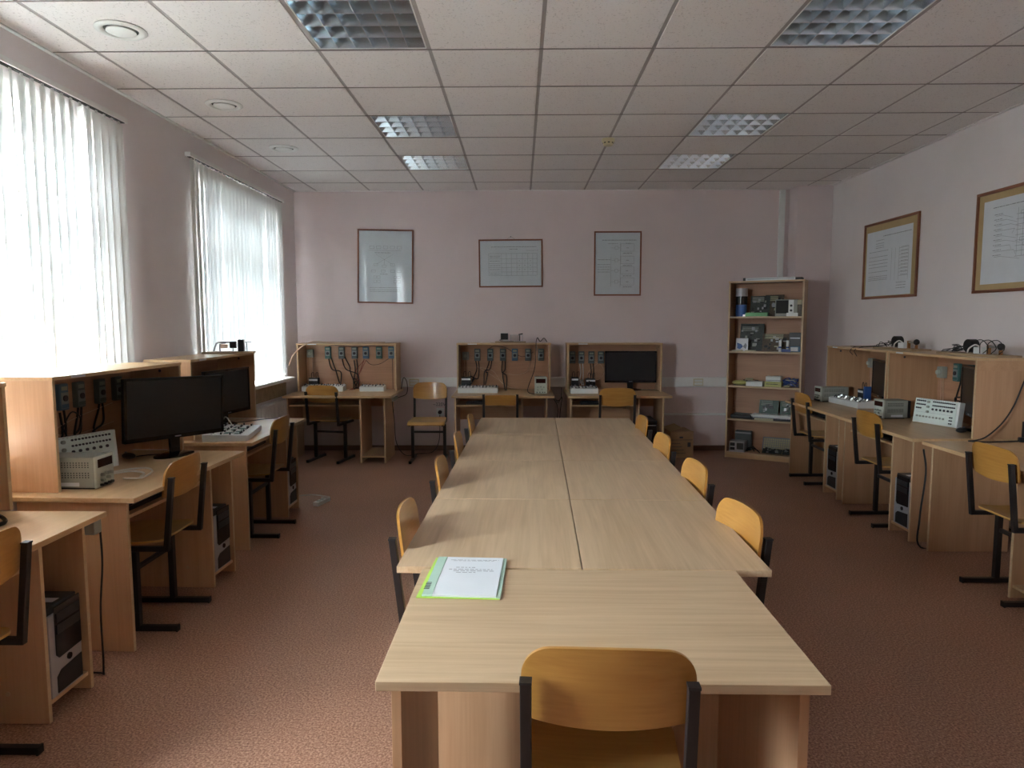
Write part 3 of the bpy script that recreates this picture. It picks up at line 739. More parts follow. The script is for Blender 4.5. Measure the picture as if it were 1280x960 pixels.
for S, lab in (('L1', 'black and silver computer tower in the nearest left desk'), ('L2', 'black and silver computer tower in the desk with the big monitor'),
               ('L3', 'black and silver computer tower in the third left desk near the floor cables'), ('R1', 'black and silver computer tower in the desk beside the bookshelf'),
               ('R2', 'black and silver computer tower in the desk below the slanted instrument panel')):
    W_ = ST[S][3]; p = SW(S, W_-0.07-0.135-(0.012 if S[0] == 'L' else -0.01), 0.055, 0.0785)
    if tw is None: tw = make_tower(lab, p, ST[S][2], 'computer towers in the desk niches')
    else: clone(tw, p, ST[S][2], lab)
t_ = thing('computer_tower', 'all black computer tower in the niche of the right back desk', 'computer', SW('B3', 0.855, 0.10, 0.0785), 0, 'computer towers in the desk niches')
bx('case', 'black_plastic', t_, -0.085, 0.085, 0.0, 0.40, 0, 0.37, bevel=0.004); bx('front_frame', 'black_gloss', t_, -0.08, 0.08, -0.012, -0.0005, 0.005, 0.36, bevel=0.004)
bx('top_trim', 'silver', t_, -0.06, 0.07, -0.0145, -0.0122, 0.32, 0.327)

def make_monitor(label, loc, rz, W_, H_, zc, foot=True, base_y=0.03):
    """screen faces -y; loc on the desk surface, zc = centre height of the panel above it"""
    t_ = thing('monitor', label, 'monitor', loc, rz)
    mb = MB().box(-W_/2, W_/2, -0.012, 0.012, zc-H_/2, zc+H_/2).box(-W_/2+0.06, W_/2-0.06, 0.012, 0.035, zc-H_/2+0.05, zc+H_/2-0.05)
    mb.build('monitor_body', 'black_plastic', t_, bevel=0.004)
    bx('screen_panel', 'screen', t_, -W_/2+0.016, W_/2-0.016, -0.0128, -0.0122, zc-H_/2+0.024, zc+H_/2-0.016)
    fr = MB()
    fr.box(-W_/2, W_/2, -0.017, -0.0125, zc+H_/2-0.015, zc+H_/2); fr.box(-W_/2, W_/2, -0.017, -0.0125, zc-H_/2, zc-H_/2+0.023)
    fr.box(-W_/2, -W_/2+0.015, -0.017, -0.0125, zc-H_/2, zc+H_/2); fr.box(W_/2-0.015, W_/2, -0.017, -0.0125, zc-H_/2, zc+H_/2)
    fr.build('bezel', 'black_gloss', t_)
    bx('maker_mark', 'ink_grey', t_, -0.02, 0.02, -0.0177, -0.0172, zc-H_/2+0.008, zc-H_/2+0.015)
    if foot:
        MB().prism([(-0.035, zc-H_/2+0.02), (0.035, zc-H_/2+0.02), (0.03, 0.02), (-0.03, 0.02)], 0.016, 0.034, 'xz').build('stand_neck', 'black_gloss', t_, bevel=0.003)
        b2 = MB(); n = 28
        for z0, z1, s0, s1 in ((0.001, 0.010, 1.0, 1.0), (0.010, 0.022, 1.0, 0.55)):
            vs = [(0.125*s*math.cos(2*PI*i/n), base_y+0.075*s*math.sin(2*PI*i/n), z) for z, s in ((z0, s0), (z1, s1)) for i in range(n)]
            b2._add(vs, [(i, (i+1) % n, n+(i+1) % n, n+i) for i in range(n)]+[tuple(range(n-1, -1, -1)), tuple(range(n, 2*n))])
        b2.build('stand_base', 'black_gloss', t_, smooth=30)
    return t_
ZD = 0.7205
bigm = make_monitor('large black monitor turned to the room on the second left desk', (-1.985, 3.95, ZD), R(90-25), 0.655, 0.350, 0.285)
for c in bigm.children:
    if c.name.split('.')[0] in ('monitor_body', 'screen_panel', 'bezel', 'maker_mark'): c.rotation_euler.y = R(2.2); c.location.x = -0.285*math.sin(R(2.2))
make_monitor('black monitor inside the hutch of the third left desk', (-2.185, 5.12, ZD), R(80), 0.56, 0.335, 0.255)
make_monitor('black widescreen monitor inside the right back hutch', (1.222, 7.72, ZD), 0, 0.57, 0.350, 0.262, base_y=0.02)
make_monitor('slim black monitor seen nearly edge-on in the hutch beside the bookshelf', (3.255, 6.30, ZD), R(-90-13.5), 0.48, 0.335, 0.245)
make_monitor('dark monitor seen edge-on in the hutch of the middle right desk', (3.175, 4.90, ZD), R(-90-19), 0.46, 0.35, 0.275)

def make_keyboard(label, loc, rz, m_='black_plastic', km='knob', tilt=0.0, W_=0.44, group=None):
    t_ = thing('keyboard', label, 'keyboard', loc, rz, group); t_.rotation_euler.x = tilt
    bx('keyboard_body', m_, t_, -W_/2, W_/2, -0.075, 0.075, 0, 0.02, bevel=0.004)
    k_ = MB()
    for r_ in range(5):
        for c in range(15):
            x = -W_/2+0.015+c*(W_-0.03)/15; y = -0.062+r_*0.025
            k_.box(x, x+(W_-0.03)/15-0.005, y, y+0.019, 0.0202, 0.027)
    o = k_.build('keys', km, t_); o['kind'] = 'stuff'
    return t_
for S, lab in (('L2', 'black keyboard on the shelf under the big monitor desk top'), ('L3', 'black keyboard on the shelf of the third left desk'),
               ('B3', 'black keyboard on the shelf of the right back desk'), ('R1', 'black keyboard on the shelf of the desk beside the bookshelf'), ('R2', 'black keyboard on the shelf of the middle right desk'), ('B2', 'black keyboard on the shelf of the middle back desk')):
    make_keyboard(lab, SW(S, 0.36, 0.20, 0.6165), ST[S][2], group='black keyboards on the desk shelves')

def make_mouse(label, loc, rz):
    t_ = thing('computer_mouse', label, 'mouse', loc, rz)
    MB().sphere((0, 0, 0.012), 0.05, n=14, k=8, sc=(0.6, 1, 0.36)).build('mouse_shell', 'black_plastic', t_, smooth=60)
    MB().cyl((-0.003, 0.028, 0.026), (0.003, 0.028, 0.026), 0.009, 10).build('scroll_wheel', 'ink_grey', t_)
make_mouse('black mouse left of the big monitor stand', (-2.22, 3.86, 0.7265), R(60)); make_mouse('black mouse on the middle right desk under the edge-on monitor', (3.045, 4.79, 0.7265), R(-60))

# ================================================================ LAB EQUIPMENT
def make_psu(label, loc, rz, W_=0.125, D=0.265, H_=0.145):
    """front faces -y, knobs and display on it, slots on the long sides"""
    t_ = thing('power_supply', label, 'power supply', loc, rz)
    bx('case', 'psu_grey', t_, -W_/2, W_/2, 0.012, D, 0.006, H_, bevel=0.004)
    bx('front_panel', 'psu_face', t_, -W_/2-0.003, W_/2+0.003, 0, 0.0118, 0.004, H_+0.003, bevel=0.003)
    bx('display_window', 'display_dark', t_, -W_/2+0.012, W_/2-0.012, -0.003, -0.0003, H_*0.66, H_*0.92)
    for i, (x, z) in enumerate(((-0.032, 0.42), (0.0, 0.44), (0.032, 0.42), (-0.032, 0.26), (0.012, 0.28))):
        MB().cyl((x, -0.0005, H_*z), (x, -0.016, H_*z), 0.008, 12).build('knob', 'psu_grey', t_)
    for x in (-0.04, -0.01, 0.02, 0.042): MB().cyl((x, -0.0005, H_*0.11), (x, -0.014, H_*0.11), 0.006, 10).build('terminal', ['vent_dark'], t_)
    v_ = MB()
    for sx in (-1, 1):
        for r_ in range(3):
            for z in (0.68, 0.36):
                for c in range(14):
                    y = 0.035+c*(D-0.07)/14
                    v_.box(sx*(W_/2+0.0002), sx*(W_/2+0.0009), y, y+0.006, H_*z+r_*0.010, H_*z+r_*0.010+0.005)
    o = v_.build('vent_slots', 'vent_dark', t_)
    bx('side_label', 'label_white', t_, W_/2+0.0002, W_/2+0.001, D*0.32, D*0.80, 0.014, 0.032); bx('side_label', 'label_white', t_, -W_/2-0.001, -W_/2-0.0002, D*0.32, D*0.80, 0.014, 0.032)
    bx('base_feet', 'black_plastic', t_, -W_/2+0.01, W_/2-0.01, 0.02, D-0.02, 0, 0.0055)
    return t_
make_psu('grey-green bench power supply at the near end of the big monitor desk', (-1.965, 3.215, ZD), R(90), 0.135, 0.26, 0.150)
make_psu('small upright bench power supply on the middle back desk', (0.215, 7.335, ZD), 0, 0.125, 0.20, 0.175)
make_psu('grey bench power supply at the far end of the desk beside the bookshelf', (2.845, 6.655, ZD), R(-86), 0.12, 0.27, 0.14)
p = make_psu('grey bench power supply on the boundary of the two right hutches', (2.845, 5.52, ZD), R(-86), 0.13, 0.20, 0.145)
bx('rear_heatsink', 'black_plastic', p, -0.06, 0.06, 0.2005, 0.225, 0.006, 0.14)

def make_panel(label, loc, rz, W_, H_, D=0.055, tilt=R(-8)):
    """instrument panel standing on edge, face towards -y; rows of sockets, knobs"""
    t_ = thing('instrument_panel', label, 'instrument panel', loc, rz); t_.rotation_euler = (tilt, 0, rz)
    bx('panel_case', 'plastic_white', t_, 0.0, W_, 0.004, D, 0, H_, bevel=0.003)
    bx('face_plate', 'panel_face', t_, 0.004, W_-0.02, 0, 0.0038, 0.004, H_-0.003)
    s_ = MB(); rr_ = random.Random(5)
    for r_ in range(3):
        z = H_*(0.90-0.15*r_)
        for c in range(12):
            x = W_*(0.44+0.042*c)
            if r_ == 2 and c % 2: continue
            s_.cyl((x, -0.0002, z), (x, -0.007, z), 0.0055 if r_ < 2 else 0.008, 8)
        for c in range(5 if r_ < 2 else 3):
            x = W_*(0.07+0.045*c); s_.cyl((x, -0.0002, z), (x, -0.007, z), 0.006, 8)
    for c in range(3): s_.cyl((W_*0.88, -0.0002, H_*(0.12+0.12*c)), (W_*0.88, -0.007, H_*(0.12+0.12*c)), 0.005, 8); s_.cyl((W_*0.84, -0.0002, H_*(0.12+0.12*c)), (W_*0.84, -0.007, H_*(0.12+0.12*c)), 0.005, 8)
    s_.build('panel_sockets', 'knob', t_)['kind'] = 'stuff'
    kn = MB()
    for c in range(3): kn.cyl((W_*(0.33), -0.0002, H_*(0.88-0.2*c)), (W_*0.33, -0.012, H_*(0.88-0.2*c)), 0.010, 10)
    kn.build('panel_knobs', 'psu_grey', t_)
    tg = MB()
    for c in range(9): x = W_*(0.10+0.075*c); tg.cyl((x, -0.0002, H_*0.27), (x, -0.008, H_*0.27), 0.007, 8)
    tg.build('toggle_switches', 'psu_grey', t_)
    l_ = MB().box(0.02, W_-0.05, -0.0008, -0.0002, H_*0.44, H_*0.447)
    for c in range(16): l_.box(W_*(0.08+0.05*c), W_*(0.08+0.05*c)+0.010, -0.0008, -0.0002, H_*0.965, H_*0.975)
    l_.build('printed_lines', 'ink_grey', t_)
    return t_
# left: panel runs from (-2.34,3.29) to (-2.18,3.68)
pa = math.atan2(3.685-3.29, -2.178+2.335)
make_panel('white slanted instrument panel behind the power supply on the left', (-2.335, 3.272, ZD), pa, 0.445, 0.198, D=0.04, tilt=R(-5))
make_panel('white slanted instrument panel in the middle right hutch', (2.995, 5.31, ZD+0.004), math.atan2(-0.335, 0.12), 0.365, 0.185)

def make_board(label, loc, rz, W_, D, h0, h1, posts='black', group=None):
    """low white lab box with sloping top; origin front left corner"""
    t_ = thing('lab_board', label, 'lab board', loc, rz, group)
    MB().prism([(0, 0), (D, 0), (D, h1), (0.012, h0+0.003), (0, h0)], 0, W_, 'yz').build('board_case', 'plastic_white', t_, bevel=0.003)
    n = max(4, int(W_/0.034)); sl_ = (h1-h0-0.003)/(D-0.012)
    a = MB(); c_ = MB()
    for r_ in range(4):
        y = D*(0.2+0.2*r_); z = h0+0.003+(y-0.012)*sl_
        for k in range(n):
            x = W_*(k+0.5)/n
            if (k*7+r_*3) % 5 == 0: continue
            (a if (k+r_) % 3 else c_).cyl((x, y, z+0.0003), (x, y, z+0.014), 0.006, 7, r_b=0.0045)
    o1 = a.build('binding_posts', 'knob', t_); o1['kind'] = 'stuff'; o2 = c_.build('binding_posts', 'steel', t_); o2['kind'] = 'stuff'
    return t_
make_board('long white lab board behind the chair at the left back desk', (-2.415, 7.60, ZD), 0, 0.46, 0.15, 0.052, 0.068)
make_board('short white lab board on the right of the left back desk', (-1.775, 7.60, ZD), 0, 0.27, 0.13, 0.05, 0.065)
make_board('white lab board on the left of the middle back desk', (-0.675, 7.42, ZD), 0, 0.43, 0.16, 0.052, 0.068)
make_board('white lab board left of the chair at the right back desk', (0.535, 7.35, ZD), 0, 0.29, 0.16, 0.052, 0.068)
make_board('white lab board lying before the power supply near the bookshelf', (2.925, 6.60, ZD), R(-86), 0.50, 0.15, 0.05, 0.066)
# flat teaching board with dark patches, third left desk
t_ = make_board('flat white lab board with dark circuit patches on the third left desk', (-1.775, 4.45, ZD), R(90+10), 0.46, 0.28, 0.035, 0.05)
pt = MB(); rr_ = random.Random(9)
for k in range(16):
    x = 0.04+rr_.random()*0.36; y = 0.05+rr_.random()*0.19; z = 0.038+(y-0.012)*0.045
    pt.box(x, x+0.02+rr_.random()*0.04, y, y+0.012+rr_.random()*0.02, z+0.0005, z+0.003)
pt.build('circuit_patches', 'meter_teal', t_)

def make_meter(label, loc, rz, m_='meter_grey', group=None):
    """hanging digital meter, face towards -y, origin at top back centre"""
    t_ = thing('multimeter', label, 'multimeter', loc, rz, group)
    bx('meter_case', m_, t_, -0.034, 0.034, -0.030, 0, -0.137, 0, bevel=0.006)
    bx('meter_face', 'meter_face', t_, -0.027, 0.027, -0.0325, -0.0302, -0.128, -0.045, bevel=0.001)
    bx('display', 'lcd', t_, -0.022, 0.022, -0.0325, -0.0302, -0.034, -0.014, bevel=0.001)
    MB().cyl((0, -0.0327, -0.075), (0, -0.039, -0.075), 0.016, 14).build('dial', 'knob', t_)
    bx('face_stripe', m_, t_, -0.026, 0.026, -0.0335, -0.0327, -0.125, -0.105)
    return t_
MG = 'meters hanging in the hutches'
ordn = ['first', 'second', 'third', 'fourth', 'fifth', 'sixth']
def meters(S, pts, ztop, mats_, where):
    for i, (X, Y) in enumerate(pts):
        lx, ly = SL(S, X, Y); p = SW(S, lx, 0.7745, ztop)
        make_meter('%s meter hanging at the back of the %s' % (ordn[i], where), p, ST[S][2], mats_[i % len(mats_)], MG)
meters('B1', [(x, 7.9) for x in (-2.182, -2.027, -1.880, -1.752, -1.602, -1.462)], 1.205, ['meter_teal', 'meter_grey', 'meter_grey', 'meter_blue', 'meter_teal', 'meter_blue'], 'left back hutch from the left')
meters('B2', [(x, 7.9) for x in (-0.487, -0.341, -0.199, -0.064, 0.086, 0.231)], 1.18, ['meter_grey', 'meter_grey', 'meter_grey', 'meter_blue', 'meter_grey', 'meter_grey'], 'middle back hutch from the left')
meters('B3', [(x, 7.9) for x in (0.585, 0.685, 0.798, 0.905)], 1.15, ['meter_grey'], 'right back hutch from the left')
meters('L2', [(-2.40, y) for y in (3.54, 3.67, 3.845, 4.0)], 1.178, ['meter_blue', 'meter_grey', 'meter_grey', 'meter_grey'], 'big monitor hutch from the near end')
meters('L3', [(-2.40, y) for y in (4.66, 4.76)], 1.19, ['meter_grey'], 'third left hutch above its monitor')
meters('R2', [(3.3, y) for y in (5.33, 5.17)], 1.165, ['meter_teal', 'meter_teal'], 'middle right hutch from the far end')
meters('R1', [(3.3, y) for y in (6.02, 5.88)], 1.20, ['meter_grey'], 'farthest right hutch behind its monitor')

def lead(label, pts, r_=0.004, m_='cable_black', name='test_lead', cat='cable', extra=None, group=None):
    mb = MB()
    mb.tube(pts, r_, 6)
    if extra:
        for e_ in extra: mb.tube(e_, r_, 6)
    return tag(mb.build(name, m_, smooth=60), label, cat, group)
# leads that fall from the meters to the boards (points in desk coordinates)
def sl_pts(S, pts): return [SW(S, *p) for p in pts]
def hang(S, label, x0, x1, z0, z1, y1, m_='cable_black', sway=0.02, loop=True):
    rr_ = random.Random(hash(label) % 1000 if False else len(label)*7+int(x0*1000))
    a = [(x0+0.02, 0.735, z0), (x0+0.028, 0.722, z0-0.10), (x0+(x1-x0)*0.3+sway, 0.715, z0-0.22), (x0+(x1-x0)*0.7-sway, 0.70, (z0+z1)/2-0.06), (x1, y1, z1)]
    b_ = [(x0-0.01, 0.738, z0-0.01), (x0+0.0, 0.725, z0-0.12), (x0+(x1-x0)*0.4-sway, 0.712, z0-0.25), (x0+(x1-x0)*0.8+sway, 0.70, (z0+z1)/2-0.08), (x1+0.015, y1-0.005, z1)]
    lead(label, sl_pts(S, a), 0.0058, m_, extra=[sl_pts(S, b_)])
def lx(S, X): return X-ST[S][0]
hang('B1', 'pair of black leads from the first meter of the left back hutch', lx('B1', -2.182), lx('B1', -2.03), 1.20, 0.80, 0.60)
hang('B1', 'pair of black leads from the second meter of the left back hutch', lx('B1', -2.027), lx('B1', -1.84), 1.20, 0.735, 0.62, sway=0.03)
hang('B1', 'pair of black leads from the third meter of the left back hutch', lx('B1', -1.880), lx('B1', -1.87), 1.06, 0.735, 0.60)
lead('tangle of red wires beside the long board on the left back desk', sl_pts('B1', [(0.55, 0.60, 0.726), (0.62, 0.62, 0.735), (0.655, 0.68, 0.80), (0.63, 0.72, 0.88), (0.66, 0.73, 0.95), (0.70, 0.74, 1.06)]), 0.003, 'cable_red',
     extra=[sl_pts('B1', [(0.56, 0.62, 0.726), (0.60, 0.66, 0.76), (0.64, 0.71, 0.86), (0.60, 0.73, 0.93), (0.69, 0.745, 1.04)]), sl_pts('B1', [(0.57, 0.64, 0.726), (0.66, 0.66, 0.76), (0.62, 0.70, 0.84), (0.645, 0.73, 0.90), (0.72, 0.745, 1.05)])])
lead('thin black wire drooping between the right meters of the left back hutch', sl_pts('B1', [(0.72, 0.745, 1.05), (0.78, 0.755, 1.00), (0.88, 0.76, 1.01), (0.98, 0.76, 1.07), (1.005, 0.76, 1.10)]), 0.0028,
     extra=[sl_pts('B1', [(1.02, 0.755, 1.07), (1.022, 0.76, 0.95), (1.022, 0.75, 0.726)]), sl_pts('B1', [(0.29, 0.75, 1.20), (0.36, 0.76, 1.222), (0.60, 0.76, 1.20), (0.80, 0.76, 1.215), (1.03, 0.75, 1.205)])])
hang('B2', 'pair of black leads from the first meter of the middle back hutch', lx('B2', -0.497), lx('B2', -0.56), 1.06, 0.80, 0.46, sway=0.03)
hang('B2', 'pair of black leads from the second meter of the middle back hutch', lx('B2', -0.351), lx('B2', -0.40), 1.17, 0.80, 0.46)
hang('B2', 'pair of black leads from the third meter of the middle back hutch', lx('B2', -0.205), lx('B2', -0.17), 1.17, 0.73, 0.50)
lead('black cable looping over the top edge of the middle back hutch', sl_pts('B2', [(0.86, 0.10, 0.728), (0.80, 0.3, 0.728), (0.80, 0.55, 0.76), (0.87, 0.62, 0.95), (0.885, 0.47, 1.16), (0.885, 0.432, 1.22), (0.885, 0.434, 1.265), (0.90, 0.43, 1.31), (0.93, 0.44, 1.27), (0.97, 0.45, 1.305), (1.005, 0.46, 1.265)]), 0.0042)
lead('thin beige wires along the back of the middle back hutch', sl_pts('B2', [(0.22, 0.76, 0.98), (0.32, 0.765, 0.92), (0.45, 0.765, 0.84), (0.56, 0.74, 0.75), (0.70, 0.70, 0.726)]), 0.0022, 'cable_beige',
     extra=[sl_pts('B2', [(0.25, 0.765, 0.97), (0.40, 0.768, 0.93), (0.50, 0.76, 0.80), (0.62, 0.7, 0.726)]), sl_pts('B2', [(0.55, 0.765, 0.90), (0.68, 0.766, 0.885), (0.80, 0.766, 0.93), (0.82, 0.765, 1.04)])])
lead('thin dark wire joining the middle meters of the middle back hutch', sl_pts('B2', [(0.36, 0.75, 1.18), (0.42, 0.76, 1.21), (0.55, 0.755, 1.19), (0.66, 0.755, 1.12), (0.75, 0.755, 1.09), (0.86, 0.75, 1.14)]), 0.003)
hang('B3', 'pair of grey leads from the second meter of the right back hutch', lx('B3', 0.68), lx('B3', 0.67), 1.02, 0.80, 0.42, m_='cable_white', sway=0.02)
hang('B3', 'pair of black leads from the third meter of the right back hutch', lx('B3', 0.798), lx('B3', 0.77), 1.02, 0.80, 0.48)
lead('thin beige wire ring hanging beside the monitor of the right back hutch', sl_pts('B3', [(0.30, 0.75, 1.03), (0.40, 0.76, 1.01), (0.455, 0.76, 0.92), (0.41, 0.765, 0.84), (0.32, 0.765, 0.83), (0.27, 0.765, 0.90), (0.34, 0.765, 0.98), (0.43, 0.76, 1.05)]), 0.0022, 'cable_beige')
lead('black monitor cable lying to the right edge of the right back desk', sl_pts('B3', [(0.74, 0.64, 0.726), (0.86, 0.60, 0.726), (0.98, 0.56, 0.726), (1.05, 0.50, 0.726)]), 0.004)
hang('L2', 'pair of black leads from the first meter of the big monitor hutch', SL('L2', -2.40, 3.54)[0], SL('L2', -2.4, 3.50)[0]-0.02, 1.04, 0.73, 0.70)
hang('L2', 'pair of black leads from the second meter of the big monitor hutch', SL('L2', -2.40, 3.67)[0], SL('L2', -2.4, 3.62)[0], 1.15, 0.73, 0.70)
hang('L2', 'pair of black leads from the third meter of the big monitor hutch', SL('L2', -2.40, 3.845)[0], SL('L2', -2.4, 3.80)[0], 1.15, 0.73, 0.70, sway=0.04)
lead('coil of black wire behind the instrument panel on the left', sl_pts('L2', [(0.52, 0.74, 0.93), (0.60, 0.74, 1.02), (0.67, 0.74, 0.98), (0.66, 0.74, 0.90), (0.57, 0.74, 0.89), (0.53, 0.74, 0.95)]), 0.004)
lead('crossing beige wires on the back of the big monitor hutch', sl_pts('L2', [(0.30, 0.768, 0.90), (0.60, 0.770, 0.98), (0.95, 0.768, 1.03)]), 0.002, 'cable_beige', extra=[sl_pts('L2', [(0.30, 0.765, 0.97), (0.60, 0.766, 0.90), (0.95, 0.765, 0.92)])])
lead('white cable loop beside the power supply on the second left desk', sl_pts('L2', [(0.48, 0.42, 0.726), (0.56, 0.38, 0.726), (0.60, 0.30, 0.726), (0.52, 0.22, 0.726), (0.38, 0.19, 0.726), (0.30, 0.235, 0.74)]), 0.0048, 'cable_white',
     extra=[sl_pts('L2', [(0.45, 0.40, 0.726), (0.52, 0.33, 0.726), (0.48, 0.24, 0.726), (0.40, 0.21, 0.726)])])
lead('black mouse cable reaching to the big monitor stand', [(-2.20, 3.90, 0.728), (-2.14, 3.95, 0.728), (-2.05, 4.0, 0.726), (-1.98, 4.07, 0.728)], 0.003)
lead('black wires behind the flat lab board on the third left desk', sl_pts('L3', [(0.10, 0.5, 0.728), (0.35, 0.52, 0.728), (0.62, 0.50, 0.75), (0.85, 0.42, 0.728), (1.02, 0.30, 0.728), (1.08, 0.17, 0.728)]), 0.0035)
lead('white cable arching out of the flat lab board', sl_pts('L3', [(0.36, 0.27, 0.775), (0.40, 0.33, 0.83), (0.46, 0.38, 0.80), (0.50, 0.42, 0.728)]), 0.004, 'cable_white')
lead('beige cable draped over the left top corner of the left back hutch', [(-2.56+0.05, 7.50, 1.02), (-2.47, 7.52, 1.12), (-2.38, 7.55, 1.22), (-2.28, 7.60, 1.268), (-2.15, 7.66, 1.262), (-1.95, 7.68, 1.258), (-1.7, 7.70, 1.258), (-1.5, 7.70, 1.258)], 0.007, 'cable_beige')
lead('black mains cord from the nearest left desk to the floor', [(-1.722, 2.76, 0.66), (-1.73, 2.775, 0.5), (-1.745, 2.77, 0.3), (-1.75, 2.775, 0.05), (-1.80, 2.82, 0.006), (-2.0, 2.85, 0.006)], 0.004)
lead('black mains cord hanging from the left back desk down to the wall plug', [(-1.345, 7.22, 0.66), (-1.33, 7.25, 0.45), (-1.32, 7.30, 0.2), (-1.26, 7.5, 0.03), (-1.15, 7.70, 0.008), (-1.0, 7.80, 0.01), (-0.93, 7.85, 0.14), (-0.925, 7.895, 0.42)], 0.0045)
lead('black cord looping from the trunking beside the left back hutch', [(-1.36, 7.87, 0.72), (-1.33, 7.86, 0.85), (-1.29, 7.85, 0.80), (-1.285, 7.80, 0.68), (-1.33, 7.6, 0.66), (-1.345, 7.35, 0.67)], 0.004)
lead('tangle of black cords between the middle and right back desks', [(0.36, 7.30, 0.70), (0.40, 7.40, 0.62), (0.45, 7.5, 0.67), (0.43, 7.5, 0.50), (0.42, 7.5, 0.25), (0.40, 7.5, 0.01)], 0.0045,
     extra=[[(0.36, 7.45, 0.66), (0.40, 7.42, 0.55), (0.38, 7.42, 0.30), (0.37, 7.45, 0.01)], [(0.45, 7.60, 0.76), (0.44, 7.5, 0.66), (0.40, 7.5, 0.63), (0.375, 7.45, 0.66)]])
lead('white and black cords behind the chair at the right edge', [(3.0, 4.0, 0.45), (2.9, 3.95, 0.3), (3.0, 3.9, 0.12), (3.2, 3.7, 0.05)], 0.005, 'cable_white')
lead('black cable descending across the side of the middle right hutch', [(3.375, 4.515, 1.16), (3.30, 4.514, 1.175), (3.26, 4.513, 1.12), (3.20, 4.512, 0.95), (3.12, 4.50, 0.83), (3.02, 4.49, 0.745), (2.93, 4.45, 0.727), (2.86, 4.42, 0.727), (2.95, 4.38, 0.727), (3.10, 4.40, 0.727), (3.17, 4.41, 0.728)], 0.0048)
lead('thick black cable end on the nearest left desk by its hutch', [(-2.16, 2.70, 0.728), (-2.06, 2.66, 0.735), (-1.99, 2.60, 0.728), (-2.0, 2.52, 0.728)], 0.008)
lead('black cord hanging down between the middle and nearest right desks', [(2.62, 4.495, 0.66), (2.64, 4.49, 0.5), (2.615, 4.49, 0.2), (2.63, 4.485, 0.008), (2.9, 4.485, 0.008)], 0.006)
for S, x0, lab in (('R2', 0.40, 'pair of black leads from the first meter of the middle right hutch'), ('R2', 0.55, 'pair of black leads from the second meter of the middle right hutch'), ('R1', 0.62, 'pair of black leads behind the edge-on monitor near the bookshelf')):
    hang(S, lab, x0, x0+0.02, 1.15, 0.78, 0.72, sway=0.03)

def make_adapter(label, loc, rz, blue=False, W_=0.105, H_=0.135):
    t_ = thing('adapter_unit', label, 'adapter', loc, rz)
    bx('adapter_case', 'black_plastic', t_, -W_/2, W_/2, 0, 0.07, 0, H_, bevel=0.004)
    bx('white_band', 'label_white', t_, -W_/2+0.004, W_/2-0.004, -0.0012, -0.0003, H_-0.032, H_-0.012)
    MB().cyl((0, -0.0005, H_*0.4), (0, -0.012, H_*0.4), 0.012, 10).build('knob', 'silver', t_)
    hd = MB()
    for s in (-1, 1): hd.tube([(s*0.025, 0.03, H_), (s*0.025, 0.03, H_+0.05), (s*0.025+0.02, 0.03, H_+0.06), (s*0.025+0.025, 0.035, H_+0.01)], 0.003, 5)
    hd.build('wire_loop', 'cable_black', t_)
    if blue: MB().box(W_/2+0.001, W_/2+0.03, 0.0, 0.06, 0, H_+0.03).build('blue_case', 'blue_plastic', t_, bevel=0.004)
make_adapter('black adapter with white band behind the long board, left back desk', (-2.335, 7.775, ZD), 0)
make_adapter('black adapter with white band behind the board, middle back desk', (-0.60, 7.62, ZD), 0, H_=0.155)
make_adapter('black adapter in the left corner of the right back hutch', (0.60, 7.63, ZD), 0, H_=0.15, W_=0.08)
make_adapter('wide black adapter under the meters of the right back hutch', (0.78, 7.70, ZD), 0, H_=0.13)
make_adapter('black and blue adapter in the hutch beside the bookshelf', (3.135, 6.42, ZD), R(-90), blue=True, H_=0.14)
def make_outlet(label, loc, rz):
    t_ = thing('socket_box', label, 'socket box', loc, rz)
    bx('box_body', 'psu_grey', t_, -0.035, 0.035, -0.045, 0, -0.045, 0.045, bevel=0.005)
    MB().cyl((0, -0.0455, 0), (0, -0.065, 0), 0.018, 14).build('plug', 'psu_face', t_)
    MB().tube([(-0.012, -0.02, -0.045), (-0.012, -0.015, -0.16), (-0.015, -0.01, -0.30)], 0.0025, 5).tube([(0.014, -0.02, -0.045), (0.016, -0.015, -0.16), (0.012, -0.01, -0.30)], 0.0025, 5).build('wires', 'cable_beige', t_)
for S, x, z, lab in (('B1', 0.095, 1.13, 'small socket box in the left corner of the left back hutch'), ('B2', 0.095, 1.10, 'small socket box in the left corner of the middle back hutch'),
                     ('R1', 0.14, 1.09, 'small grey socket box in the hutch nearest the bookshelf'), ('R2', 0.12, 1.085, 'small grey socket box left of the meters, middle right hutch')):
    make_outlet(lab, SW(S, x, 0.7745, z), ST[S][2])

# power strips
def make_strip(label, loc, rz, n=4, tiltz=0, m_='plastic_white'):
    t_ = thing('power_strip', label, 'power strip', loc, rz)
    L = 0.05*n+0.04
    bx('strip_body', m_, t_, 0, L, -0.025, 0.025, 0, 0.035, bevel=0.005)
    for k in range(n):
        MB().cyl((0.045+0.05*k, 0, 0.0352), (0.045+0.05*k, 0, 0.037), 0.018, 14).build('outlet', 'psu_grey', t_)
    return t_
make_strip('white power strip on the floor beside the third left desk', (-1.66, 5.50, 0.0), R(75), 3)
lead('white and black cords coiled on the floor by the power strip', [(-1.64, 5.60, 0.05), (-1.60, 5.68, 0.03), (-1.66, 5.80, 0.006), (-1.80, 5.86, 0.006), (-1.95, 5.80, 0.006), (-2.1, 5.75, 0.006)], 0.006, 'cable_white')
tag(bx('power_strip', 'psu_grey', None, -1.345, -1.318, 7.20, 7.42, 0.655, 0.695, bevel=0.004), 'grey power strip fixed under the right end of the left back desk', 'power strip')
tag(bx('socket_block', 'psu_grey', None, -1.760, -1.715, 2.712, 2.762, 0.640, 0.696, bevel=0.004), 'grey socket block under the far corner of the nearest left desk', 'socket box')

